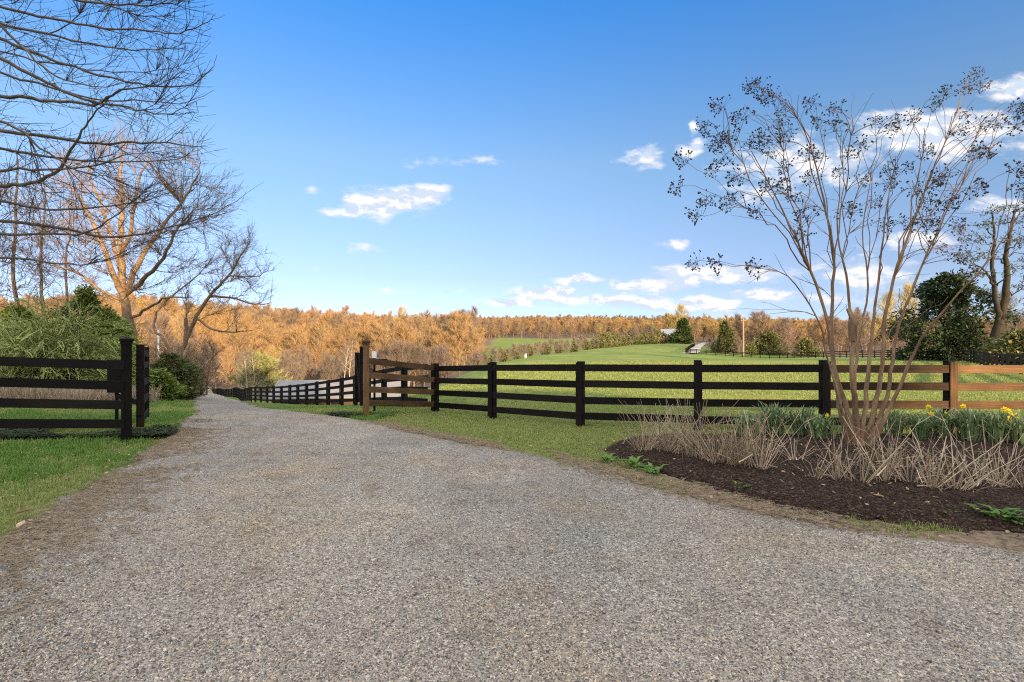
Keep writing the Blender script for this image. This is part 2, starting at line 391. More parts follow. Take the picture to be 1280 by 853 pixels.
def gravel_mat(name='gravel', lane=False):
    m, h, b = mat(name)
    t = h.n('ShaderNodeTexCoord'); P = t.outputs['Object']
    ed = h.n('ShaderNodeAttribute', _attribute_name='edge').outputs['Fac']
    wn = h.n('ShaderNodeVectorMath', _operation='MULTIPLY_ADD'); nz = h.n('ShaderNodeTexNoise', Vector=P, Scale=22.0)
    h.set(wn.inputs[0], nz.outputs['Color']); wn.inputs[1].default_value = (.012, .012, .0); h.set(wn.inputs[2], P)
    vo = h.n('ShaderNodeTexVoronoi', Vector=wn.outputs[0], Scale=58.0)
    vb = h.n('ShaderNodeTexVoronoi', Vector=wn.outputs[0], Scale=120.0)
    s1 = h.n('ShaderNodeSeparateColor', Color=vo.outputs['Color']); s2 = h.n('ShaderNodeSeparateColor', Color=vb.outputs['Color'])
    rmp = [(0, (.05, .047, .044)), (.18, (.13, .12, .108)), (.36, (.22, .212, .203)), (.52, (.29, .255, .205)), (.66, (.27, .275, .283)), (.80, (.37, .335, .28)), (.92, (.47, .445, .40)), (1, (.62, .60, .56))]
    c = h.mix(h.rng(s2.outputs[1], .35, .55), h.ramp(s1.outputs[0], rmp), h.ramp(s2.outputs[0], rmp))
    n1 = h.noise(P, .55, 5, .62); n2 = h.noise(P, 2.3, 5, .65); n3 = h.noise(P, .16, 3, .5)
    c = h.mix(h.rng(n1, .45, .66, 0, .55), c, h.mix(1., c, (1.16, .98, .74), 'MULTIPLY'))
    c = h.mix(h.rng(n2, .50, .70, 0, .55), c, h.mix(1., c, (.58, .52, .46), 'MULTIPLY'))
    c = h.mix(h.rng(h.noise(P, .9, 4, .6), .35, .48, .55, 0), c, h.mix(1., c, (1.25, 1.27, 1.3), 'MULTIPLY'))
    c = h.mix(h.rng(n3, .45, .62, 0, .8), c, h.mix(1., c, (.74, .77, .83), 'MULTIPLY'))
    dirt = h.mix(h.rng(h.noise(P, 30, 5, .7), .35, .65), (.085, .062, .044), (.25, .195, .145))
    e2 = h.m('ADD', ed, h.m('MULTIPLY', h.m('SUBTRACT', n2, .5), 1.1))
    e2 = h.m('ADD', e2, h.m('MULTIPLY', h.m('SUBTRACT', h.noise(P, 9, 4, .6), .5), .5))
    c = h.mix(h.rng(e2, .42, 1.0, 0, .85), c, dirt)
    tr = h.n('ShaderNodeMapping', Vector=P, Scale=(.85, .09, 1), Rotation=(0, 0, R(-22)))
    c = h.mix(h.rng(h.noise(tr.outputs[0], 1.0, 3, .5), .42, .62, .0, .65), c, h.mix(1., c, (1.22, 1.20, 1.16), 'MULTIPLY'))
    c = h.mix(1., c, (.83, .80, .755), 'MULTIPLY')
    h.set(b.inputs['Base Color'], c); b.inputs['Roughness'].default_value = .85; b.inputs['Specular IOR Level'].default_value = .2
    hgt = h.m('ADD', h.m('SUBTRACT', 1., h.m('MULTIPLY', vo.outputs['Distance'], 60)), h.m('SUBTRACT', .5, h.m('MULTIPLY', vb.outputs['Distance'], 70)))
    vo2 = h.m('ADD', vo.outputs['Distance'], h.m('MULTIPLY', vb.outputs['Distance'], .6))
    bp = h.n('ShaderNodeBump', Strength=1.0, Distance=.012, Height=h.m('SUBTRACT', 1., vo2)); h.set(b.inputs['Normal'], bp.outputs[0])
    return m
M['gravel'] = gravel_mat()
M['lane'] = plain('pale_gravel_lane', (.33, .30, .27), .9, 0, .2, .6)
def mulch_mat():
    m, h, b = mat('dark_mulch')
    t = h.n('ShaderNodeTexCoord'); P = t.outputs['Object']
    vo = h.n('ShaderNodeTexVoronoi', Vector=P, Scale=55.0); s1 = h.n('ShaderNodeSeparateColor', Color=vo.outputs['Color'])
    c = h.ramp(s1.outputs[0], [(0, (.010, .006, .004)), (.5, (.026, .016, .011)), (.85, (.05, .032, .022)), (1, (.12, .08, .055))])
    h.set(b.inputs['Base Color'], c); b.inputs['Roughness'].default_value = .95; b.inputs['Specular IOR Level'].default_value = .15
    bp = h.n('ShaderNodeBump', Strength=1., Distance=.02, Height=h.m('ADD', h.noise(P, 40, 4, .7), vo.outputs['Distance'])); h.set(b.inputs['Normal'], bp.outputs[0])
    return m
M['mulch'] = mulch_mat()

# ------------------------------------------------------------------ terrain
COLS = [-180, -110, -70, -45, -36.6, -30, -23.2, -16.1, -8.4, -3.6, 1.3, 5.4, 11.5, 18.2, 25.8, 33.3, 41.2, 45, 60, 110, 180]   # azimuth in degrees
DS = [0, 8, 12, 16, 24, 34, 46, 70, 100, 135, 180, 250, 300, 350, 450, 600, 900, 1500, 4000]
Z = [
 [0,  0,  0,  0,  0,  0,  0,  0,  0,  1,  2,  3,  4,  5,  8, 10, 14, 18, 20],
 [0, .1, .2, .2, .2, .2,  0,  0,  0,  0,  0,  1,  2,  3,  5, 10, 16, 20, 20],
 [0, .2, .3, .3, .1,-.4,-1.2,-3,-5, -6, -5,  0,  5, 10, 20, 30, 36, 40, 40],
 [0, .1, .2, .1,-.4,-1.2,-2.4,-5,-8.5,-11,-11,-6, 2,  9, 24, 36, 40, 42, 42],   # px 0
 [0,  0, .05,-.2,-.75,-1.6,-2.8,-5.2,-9.5,-12.5,-12.5,-7,0,8,25, 34, 36, 38, 38],   # 165
 [0,  0,  0,-.32,-1.15,-2.15,-3.3,-5.6,-8.5,-11.9,-13,-9,-3,5,18, 22, 26, 30, 30],  # 270
 [0,  0,  0,-.4,-1.35,-2.6,-4.2,-7,-10,-12.5,-13,-10,-5,2,13, 18, 24, 30, 30],   # 365
 [0,  0,-.02,-.4,-1.35,-2.6,-4,-6.5,-9.5,-12,-13,-11,-7,-2,8, 15, 24, 30, 30],   # 455
 [0,  0,-.15,-.33,-.8,-1.5,-2.5,-4.8,-8,-10.5,-12,-11,-8,-4,4,12, 27, 32, 32],   # 545
 [0,  0,-.2,-.3,-.45,-.6,-.75,-.95,-3.2,-5.5,-7,-7,-5.5,-3,2.5,9.5, 29, 34, 34], # 600
 [0,  0,-.15,-.2,-.35,-.5,-.65,-.85,-1.05,-2.2,-4.5,-6,-4.0,-1,4,9, 30, 36, 36], # 655
 [0,  0,-.12,-.2,-.3,-.45,-.6,-.85,-1.0,-1.15,-2.2,-4.5,-3.3,-.5,4,9,30, 36, 36],# 700
 [0,  0,-.1,-.15,-.25,-.4,-.6,-.95,-1.1,-.9,-.3,.3,-.5, 0, 4, 9, 30, 36, 36],     # 770
 [0,  0,-.08,-.1,-.2,-.35,-.55,-1.,-1.6,-1.9,-1.5,-.5,.4,1,4, 9, 27, 34, 34],     # 850
 [0,  0,-.08,-.1,-.2,-.35,-.55,-1.,-1.8,-2.8,-3.2,-3,-2,0,3, 8, 24, 30, 30],      # 950
 [0,  0,-.08,-.1,-.2,-.35,-.55,-.9,-1.7,-2.6,-3,-3,-2,0,3, 8, 22, 28, 28],        # 1060
 [0,  0,-.08,-.1,-.3,-.5,-.6,-.7,-1.1,-1.8,-2.5,-2,-1,0,3, 8, 20, 26, 26],        # 1200
 [0,  0,-.05,-.1,-.4,-.7,-.7,-.7,-1,-1.5,-2,-1,0,1,3, 8, 20, 26, 26],             # 1280
 [0,  0,  0,  0,-.2,-.4,-.5,-.5,-.6,-1,-1,0,1,2,4, 8, 18, 24, 24],
 [0,  0,  0,  0,  0,  0,  0,  0,  0,  0,  0,1,2,3,5, 10, 14, 18, 20],
 [0,  0,  0,  0,  0,  0,  0,  0,  0,  1,  2,  3,  4,  5,  8, 10, 14, 18, 20]]
AZF = np.arange(-180, 180.5, 1.0); LF = np.linspace(0, math.log(4001), 260)
_c1 = np.array([np.interp(LF, np.log1p(DS), row) for row in Z])
G = np.array([np.interp(AZF, COLS, _c1[:, j]) for j in range(len(LF))]).T
for _ in range(5):
    G = np.pad(G, ((2, 2), (0, 0)), mode='wrap'); G = (G[:-4] + 2*G[1:-3] + 2*G[2:-2] + 2*G[3:-1] + G[4:]) / 8
    G = np.pad(G, ((0, 0), (2, 2)), mode='edge'); G = (G[:, :-4] + 2*G[:, 1:-3] + 2*G[:, 2:-2] + 2*G[:, 3:-1] + G[:, 4:]) / 8
def gza(x, y):
    x = np.asarray(x, float); y = np.asarray(y, float)
    d = np.hypot(x, y); az = np.degrees(np.arctan2(x, y))
    # rows of the table are depths along the view axis for the frontal part
    dep = np.where(np.abs(az) < 60, d * np.maximum(np.cos(np.radians(az)), .5), d * .5)
    fi = (az + 180); fj = np.log1p(dep) / LF[1]
    i = np.clip(fi.astype(int), 0, len(AZF) - 2); j = np.clip(fj.astype(int), 0, len(LF) - 2)
    a = np.clip(fi - i, 0, 1); b = np.clip(fj - j, 0, 1)
    z = (G[i, j]*(1-a)*(1-b) + G[i+1, j]*a*(1-b) + G[i, j+1]*(1-a)*b + G[i+1, j+1]*a*b)
    amp = np.clip((d - 6) / 60, 0, 1)
    z = z + amp * (.12*np.sin(x*.21+1.3)*np.cos(y*.17) + .1*np.sin(x*.09-y*.11)) * np.where(d > 60, 1.0, .5)
    z = z + np.clip((d - 380) / 250, 0, 1) * (3.2*np.sin(x*.016+.7)*np.cos(y*.012) + 2.4*np.sin(x*.037+y*.021) + 1.3*np.sin(x*.071-y*.05))
    return z
def gz(x, y): return float(gza(x, y))
def P(px, d, dz=0.0):
    x = (px - 640) / F * d
    return Vector((x, d, gz(x, d) + dz))
def Q(px, py, d):        # a point in space by bearing and depth (used for limbs in the air)
    return Vector(((px - 640) / F * d, d, CZ + (426 - py) / F * d))

# edges of the driveway by depth
YL = [-6, 0, 2, 3, 4.12, 5.6, 7.15, 9.14, 12.5, 18, 24, 30, 46, 70, 100, 135, 165]
XL = [-4.2, -4.0, -3.9, -3.95, -4.12, -4.7, -5.3, -6.07, -7.7, -11.2, -15.0, -18.9, -29.2, -44.6, -64.0, -86.5, -106]
YR = [-6, 0, 1, 2, 3, 4.12, 4.55, 5.39, 6.55, 7.2, 8.57, 9.8, 11.45, 13, 15, 18, 24, 30, 46, 70, 100, 135, 165]
XR = [30, 22, 16, 10.5, 6.4, 4.12, 3.2, 2.19, 1.23, .67, -.54, -1.84, -3.58, -5.1, -7.2, -9.1, -12.4, -15.9, -25.2, -39.6, -57.5, -79, -98]
az = np.concatenate([np.arange(-180, -70, 4.0), np.arange(-70, 70, .5), np.arange(70, 180, 4.0)])
rr = np.concatenate([[.4], np.geomspace(.8, 4000, 190)])
AZ, RR = np.meshgrid(np.radians(az), rr, indexing='ij')
gx = RR * np.sin(AZ); gy = RR * np.cos(AZ); gzz = gza(gx, gy)
na, nr = gx.shape
verts = np.stack([gx, gy, gzz], -1).reshape(-1, 3)
faces = []
for i in range(na):
    i2 = (i + 1) % na
    for j in range(nr - 1): faces.append((i*nr + j, i2*nr + j, i2*nr + j + 1, i*nr + j + 1))
faces.append(tuple(i*nr for i in reversed(range(na))))
me = bpy.data.meshes.new('ground'); me.from_pydata(verts.tolist(), [], faces); me.update()
me.polygons.foreach_set('use_smooth', np.ones(len(me.polygons), dtype=bool))
def woodmask(x, y):
    d = np.asarray(y, float); px = 640 + 640 * np.asarray(x, float) / np.maximum(d, .1)
    start = np.interp(px, [-400, 0, 165, 250, 300, 400, 480, 545, 590, 620, 660, 740, 800, 860, 900, 1060, 1280, 1600],
                          [18, 16, 30, 120, 95, 75, 62, 70, 110, 440, 440, 430, 400, 340, 175, 150, 120, 100])
    return start
_l = np.interp(verts[:, 1], YL, XL); _r = np.interp(verts[:, 1], YR, XR)
st = woodmask(verts[:, 0], verts[:, 1])
wm = np.clip((verts[:, 1] - st) / (st * .06), 0, 1) * (verts[:, 1] > 0)
_vx, _vy = verts[:, 0], verts[:, 1]
wm = np.maximum(wm, np.clip((_vx - 1.75) / .35, 0, 1) * (_vy > .5) * (_vy < np.interp(_vx, [1.5, 1.95, 2.35, 2.86, 3.38, 3.96, 4.6, 6.5, 9, 14], [7.2, 6.7, 6.0, 5.3, 5.0, 4.85, 4.65, 3.9, 2.9, 1.5])))
_e = np.maximum(_l - _vx, _vx - _r)
wm = np.maximum(wm, .28 * np.clip((15 - np.hypot(_vx, _vy)) / 4, 0, 1))
wm = np.maximum(wm, .8 * np.clip(1 - (_e - .05) / .35, 0, 1) * (_vy > 0) * (_vy < 16))
at = me.attributes.new('wood', 'FLOAT', 'POINT'); at.data.foreach_set('value', wm.astype(np.float32))
me.materials.append(M['ground'])
go = bpy.data.objects.new('ground', me); C.objects.link(go); tag(go, kind='structure')

# driveway: rows by depth, with a left and a right edge
def xl(y): return float(np.interp(y, YL, XL))
def xr(y): return float(np.interp(y, YR, XR))
ys = np.concatenate([np.arange(-6, 12, .12), np.geomspace(12, 165, 150)])
NW = 36
dv = []; de = []
for y in ys:
    a = xl(y) + .10*math.sin(y*2.1) + .07*math.sin(y*5.3+1) + .04*math.sin(y*13.7); b = xr(y) + .10*math.sin(y*1.7+2) + .06*math.sin(y*4.9) + .04*math.sin(y*12.1)
    wdt = min(1.0, (b - a) / 8)
    for i in range(NW + 1):
        t = i / NW; t = t + .12*math.sin(2*math.pi*t)/(-2*math.pi)*2
        x = a + (b - a)*t
        el = 1 - min(1, (x - a) / (1.25*wdt + .1)); er = 1 - min(1, (b - x) / (.85*wdt + .1))
        crown = .03*(1 - (2*t - 1)**2)
        lim = 1.0 - min(1, min(x - a, b - x) / .35)
        dv.append((x, y, gz(x, y) + .012 + .0011*max(0, y) + crown*min(1, max(0, y)/20) - .02*lim*(y < 14)))
        de.append(max(el * .62, er * .72))
df = []
for r in range(len(ys) - 1):
    for i in range(NW):
        k = r*(NW+1) + i; df.append((k, k+1, k+NW+2, k+NW+1))
me = bpy.data.meshes.new('driveway'); me.from_pydata(dv, [], df); me.update()
me.polygons.foreach_set('use_smooth', np.ones(len(me.polygons), dtype=bool))
at = me.attributes.new('edge', 'FLOAT', 'POINT'); at.data.foreach_set('value', np.array(de, dtype=np.float32))
me.materials.append(M['gravel'])
o = bpy.data.objects.new('driveway', me); C.objects.link(o); tag(o, kind='structure')

# far lane beyond the field
mb = MB()
cl = [(861, 141), (866, 165), (868, 190), (870, 225), (873, 260), (877, 300), (884, 345)]
lp = [P(px, d) for px, d in cl]
for i in range(len(lp) - 1):
    for k in range(6):
        a = lp[i].lerp(lp[i+1], k/6); b = lp[i].lerp(lp[i+1], (k+1)/6)
        for q in (a, b): q.z = gz(q.x, q.y) + .14
        hw = Vector((2.3, 0, 0)); mb.quad(a - hw, a + hw, b + hw, b - hw)
o = bpy.data.objects.new('lane', mesh_of('lane', mb, M['lane'])); C.objects.link(o); tag(o, kind='structure')

# mulch bed
def bed_edges(x):   # near and far edge (y) of the bed for a given x
    ny = np.interp(x, [1.42, 1.48, 1.95, 2.35, 2.86, 3.38, 3.96, 4.6, 6.5, 9, 14], [8.0, 7.45, 6.5, 5.75, 5.06, 4.78, 4.64, 4.44, 3.7, 2.7, 1.3])
    fy = np.interp(x, [1.42, 1.75, 2.2, 3, 14], [8.0, 8.6, 9.1, 9.35, 9.25])
    return float(ny), float(fy)
def bed_z(x, y):
    ny, fy = bed_edges(x); e = min(y - ny, fy - y, (x - 1.42) * 1.2)
    return gz(x, y) + .012 + .13 * (1 - math.exp(-max(0, e) / .35)) + .018*math.sin(x*7+y*3)*math.sin(y*9-x*2) * min(1, max(0, e)*3)
bx = np.concatenate([np.arange(1.42, 4, .05), np.arange(4, 14, .14)]); NB = 44
bv = []
for x in bx:
    ny, fy = bed_edges(x); ny += .05*math.sin(x*6) + .035*math.sin(x*17) + .03*math.sin(x*31+1) + .02*math.sin(x*53)
    for i in range(NB + 1):
        y = ny + (fy - ny)*i/NB; bv.append((x, y, bed_z(x, y) - (.02 if i in (0, NB) else 0)))
bf = [(r*(NB+1)+i, (r+1)*(NB+1)+i, (r+1)*(NB+1)+i+1, r*(NB+1)+i+1) for r in range(len(bx)-1) for i in range(NB)]
me = bpy.data.meshes.new('mulch_bed'); me.from_pydata(bv, [], bf); me.update()
me.polygons.foreach_set('use_smooth', np.ones(len(me.polygons), dtype=bool)); me.materials.append(M['mulch'])
o = bpy.data.objects.new('mulch_bed', me); C.objects.link(o); tag(o, kind='structure')

def noise2(x, y, s, sd):
    r_ = np.random.default_rng(sd); z = np.zeros_like(x)
    for k in range(7):
        a = r_.uniform(0, 6.283); f = s * r_.uniform(.5, 2); z += np.sin((x*np.cos(a) + y*np.sin(a))*f + r_.uniform(0, 6.28))
    return z / 7

# ------------------------------------------------------------------ scatter (stuff only)
def scatter(name, pts, protos, rots=None, scl=None, idx=None, label=None, seed=1):
    n = len(pts); rg = np.random.default_rng(seed)
    pts = np.asarray(pts, np.float32)
    if rots is None: rots = np.stack([np.zeros(n), np.zeros(n), rg.uniform(0, 6.283, n)], -1)
    if scl is None: scl = rg.uniform(.75, 1.25, n)
    scl = np.asarray(scl); 
    if scl.ndim == 1: scl = np.stack([scl]*3, -1)
    if idx is None: idx = rg.integers(0, len(protos), n)
    me = bpy.data.meshes.new(name); me.vertices.add(n); me.vertices.foreach_set('co', pts.ravel())
    a = me.attributes.new('rot', 'FLOAT_VECTOR', 'POINT'); a.data.foreach_set('vector', np.asarray(rots, np.float32).ravel())
    a = me.attributes.new('scl', 'FLOAT_VECTOR', 'POINT'); a.data.foreach_set('vector', scl.astype(np.float32).ravel())
    a = me.attributes.new('idx', 'INT', 'POINT'); a.data.foreach_set('value', np.asarray(idx, np.int32))
    me.update()
    o = bpy.data.objects.new(name, me); C.objects.link(o); tag(o, label, kind='stuff')
    col = bpy.data.collections.new(name + '_pieces')
    for i, p in enumerate(protos):
        p.name = f'{name}_piece_{i:02d}'; col.objects.link(p)
    ng = bpy.data.node_groups.new(name, 'GeometryNodeTree')
    ng.interface.new_socket('Geometry', in_out='INPUT', socket_type='NodeSocketGeometry')
    ng.interface.new_socket('Geometry', in_out='OUTPUT', socket_type='NodeSocketGeometry')
    N = ng.nodes; L = ng.links
    gi = N.new('NodeGroupInput'); gout = N.new('NodeGroupOutput'); ip = N.new('GeometryNodeInstanceOnPoints')
    ci = N.new('GeometryNodeCollectionInfo'); ci.inputs[0].default_value = col; ci.inputs[1].default_value = True; ci.inputs[2].default_value = True
    def na(nm, dt):
        k = N.new('GeometryNodeInputNamedAttribute'); k.data_type = dt; k.inputs[0].default_value = nm; return k.outputs[0]
    e2r = N.new('FunctionNodeEulerToRotation')
    L.new(na('rot', 'FLOAT_VECTOR'), e2r.inputs[0])
    L.new(gi.outputs[0], ip.inputs['Points']); L.new(ci.outputs[0], ip.inputs['Instance']); ip.inputs['Pick Instance'].default_value = True
    L.new(na('idx', 'INT'), ip.inputs['Instance Index']); L.new(e2r.outputs[0], ip.inputs['Rotation']); L.new(na('scl', 'FLOAT_VECTOR'), ip.inputs['Scale'])
    L.new(ip.outputs[0], gout.inputs[0])
    md = o.modifiers.new('scatter', 'NODES'); md.node_group = ng
    return o
def proto(mb, mats, smooth=False):
    return bpy.data.objects.new('piece', mesh_of('piece', mb, mats, (0, 0, 0), smooth))

# ------------------------------------------------------------------ trees
def rv(r=1.0): return Vector((rnd.gauss(0, r), rnd.gauss(0, r), rnd.gauss(0, r)))
def bare_tree(seed, h=16, spread=5, nl=17, tw=9, twl=1.5, tww=.055, trunk_r=.2, lean=0.03, clear=.28, up=.8, brush=0.0):
    """bare deciduous tree: returns (wood MB, twig MB)"""
    r_ = random.Random(seed); wm_, tm = MB(), MB()
    pts = []; p = Vector((0, 0, -.3)); d = Vector((r_.gauss(0, lean), r_.gauss(0, lean), 1))
    n = 9
    for i in range(n + 1):
        pts.append(p.copy()); d = (d + Vector((r_.gauss(0, .05), r_.gauss(0, .05), 0))).normalized(); p = p + d * h * .92 / n
    wm_.tube(pts, [trunk_r * (1 - .92 * i / n) + .012 for i in range(n + 1)], 6)
    for k in range(nl):
        t = clear + (1 - clear) * (k + r_.random()) / nl
        f = t * n; i = min(int(f), n - 1); a = pts[i].lerp(pts[i+1], f - i)
        ang = k * 2.4 + r_.uniform(-.5, .5); tt = (t - clear) / (1 - clear)
        L = spread * (1.05 - .75 * tt) * (.65 + .5 * min(1, tt * 4 + .3)) * r_.uniform(.8, 1.2)
        dr = Vector((math.cos(ang), math.sin(ang), r_.uniform(.5, 1.1) * up + .9 * tt)).normalized()
        q = a.copy(); lp_ = [q.copy()]
        for s_ in range(4):
            dr = (dr + Vector((r_.gauss(0, .14), r_.gauss(0, .14), r_.gauss(.06, .1)))).normalized(); q = q + dr * L / 4; lp_.append(q.copy())
        r0 = trunk_r * (1 - .9 * t) * .55 + .01
        wm_.tube(lp_, [r0, r0 * .75, r0 * .5, r0 * .3, .008], 4, False)
        for b_ in range(5):
            f = 1 + b_ * .65 + r_.random() * .4; i = min(int(f), 3); c0 = lp_[i].lerp(lp_[i+1], min(1, f - i))
            sd = (dr + Vector((r_.gauss(0, .7), r_.gauss(0, .7), r_.gauss(.2, .5)))).normalized(); sl_ = L * r_.uniform(.25, .5)
            c1 = c0 + sd * sl_ * .5 + rvx(r_, .05); c2 = c0 + sd * sl_ + Vector((0, 0, .1)) + rvx(r_, .1)
            wm_.tube([c0, c1, c2], [r0 * .3 + .006, r0 * .18 + .005, .004], 3, False)
            for g_ in range(tw):
                b0 = c0.lerp(c2, r_.uniform(.15, 1)); td = (sd * (1 - .5*brush) + Vector((r_.gauss(0, .75 - .3*brush), r_.gauss(0, .75 - .3*brush), r_.gauss(.35 + .9*brush, .6 - .2*brush)))).normalized()
                e = b0 + td * twl * r_.uniform(.5, 1.2); side = td.cross(Vector((r_.gauss(0, 1), r_.gauss(0, 1), r_.gauss(0, 1)))).normalized() * tww
                tm.tri(b0 - side * .5, b0 + side * .5, e)
                m_ = b0.lerp(e, .4); e2 = m_ + (td + Vector((r_.gauss(0, .5), r_.gauss(0, .5), r_.gauss(.2, .4)))) * twl * .5
                tm.tri(m_ - side * .35, m_ + side * .35, e2)
    return wm_, tm
def rvx(r_, s): return Vector((r_.gauss(0, s), r_.gauss(0, s), r_.gauss(0, s)))
def merged(a, b):
    m_ = MB(); m_.v = list(a.v); m_.f = list(a.f); m_.uv = list(a.uv); m_.mi = [0] * len(a.f)
    n = len(a.v); m_.v += b.v; m_.f += [tuple(i + n for i in f) for f in b.f]; m_.uv += b.uv; m_.mi += [1] * len(b.f)
    return m_

def evergreen(seed, h, r, n, leaf, base=.06, power=.8, trunk_r=.2, droop=.25, irregular=.25, bushy=False):
    """conifer: trunk MB and foliage MB of many small sprays hung on whorled limbs"""
    r_ = random.Random(seed); t_, f_ = MB(), MB()
    t_.tube([(0, 0, -.2), (.03*h*.2, 0, h*.5), (0, .02*h*.2, h*.97)], [trunk_r, trunk_r*.6, .02], 6)
    lumps = [r_.uniform(1 - irregular, 1 + irregular) for _ in range(48)]
    for i in range(n):
        z = base + (1 - base) * (r_.random() ** 1.15)
        a = r_.uniform(0, 6.283)
        prof = (1 - z) ** power if not bushy else max(0.05, math.sin(math.pi * min(1, (z*.9 + .12)))) ** .6
        k = lumps[(int(a / 6.283 * 8) + int(z * 6) * 8) % 48]
        R_ = r * prof * k; q = R_ * (.35 + .65 * math.sqrt(r_.random()))
        c = Vector((math.cos(a) * q, math.sin(a) * q, z * h - droop * q * .4 + r_.gauss(0, .02 * h)))
        out = Vector((math.cos(a), math.sin(a), r_.uniform(-.35, .75))).normalized()
        for s_ in range(3):
            d = (out + rvx(r_, .45)).normalized(); sd = d.cross(rvx(r_, 1)).normalized()
            L = leaf * r_.uniform(.6, 1.5); w_ = L * r_.uniform(.16, .32); o_ = c + rvx(r_, leaf * .45)
            f_.quad(o_, o_ + d * L * .5 + sd * w_, o_ + d * L, o_ + d * L * .5 - sd * w_)
    return t_, f_

class Grower:
    """grows limbs towards given tips from the nearest suitable wood, so that forks look natural"""
    def __init__(s, mb, kmax=7): s.mb = mb; s.pos = np.zeros((60000, 3)); s.tan = np.zeros((60000, 3)); s.rad = np.zeros(60000); s.n = 0; s.kmax = kmax
    def path(s, pts, r0, r1, mb=None, k=None, power=1.0, rough=0.0):
        m_ = len(pts); rads = [r1 + (r0 - r1) * (1 - i / (m_ - 1)) ** power for i in range(m_)]
        if rough: rads = [q * (1 + rnd.uniform(-rough, rough)) for q in rads]
        if k is None: k = s.kmax if r0 > .05 else (5 if r0 > .02 else (4 if r0 > .009 else 3))
        (mb or s.mb).tube(pts, rads, k, False)
        for i in range(m_):
            t = (pts[min(i+1, m_-1)] - pts[max(i-1, 0)]).normalized()
            s.pos[s.n] = pts[i]; s.tan[s.n] = t; s.rad[s.n] = rads[i]; s.n += 1
    def curve(s, p0, t0, p1, t1, n, jit=0.0):
        out = []
        for i in range(n + 1):
            t = i / n; h0 = 2*t**3 - 3*t**2 + 1; h1 = t**3 - 2*t**2 + t; h2 = -2*t**3 + 3*t**2; h3 = t**3 - t**2
            q = p0*h0 + t0*h1 + p1*h2 + t1*h3
            if jit and 0 < i < n: q = q + rv(jit)
            out.append(q)
        return out
    def spline(s, P_, n, jit):
        out = []; m_ = len(P_); tg = [(P_[min(i+1, m_-1)] - P_[max(i-1, 0)]).normalized() for i in range(m_)]
        for i in range(m_ - 1):
            L = (P_[i+1] - P_[i]).length; k = n if not isinstance(n, (list, tuple)) else n[min(i, len(n) - 1)]
            out += s.curve(P_[i], tg[i] * L * .95, P_[i+1], tg[i+1] * L * .95, k, jit)[:-1]
        return out + [P_[-1]]
    def attach(s, tip, tipdir=None, r_tip=.003, coef=.012, ang=1.0, minr=.004, seg=None, mb=None, jit=.012, maxlen=None, share=.72, start=.55, end=.5):
        n = s.n; v = np.array(tip) - s.pos[:n]; d = np.linalg.norm(v, axis=1) + 1e-6
        ca = (v * s.tan[:n]).sum(1) / d
        cost = d * (1.0 + ang * (1 - ca)) + np.where(s.rad[:n] < minr, 5.0, 0.0) + np.where(d < .06, 1.0, 0.0)
        i = int(np.argmin(cost)); D = float(d[i])
        if maxlen and D > maxlen: return None
        p0 = Vector(s.pos[i]); t0 = Vector(s.tan[i])
        vv = (Vector(tip) - p0).normalized()
        r0 = max(r_tip * 1.3, min(s.rad[i] * share, coef * D ** .9 + r_tip))
        td = vv if tipdir is None else (vv * .5 + Vector(tipdir)).normalized()
        seg = seg or max(3, min(8, int(D * 4) + 2))
        pts = s.curve(p0, (t0 * start + vv * .5) * D * .9, Vector(tip), td * D * end, seg, jit * min(1, D))
        s.path(pts, r0, r_tip, mb=mb)
        return i

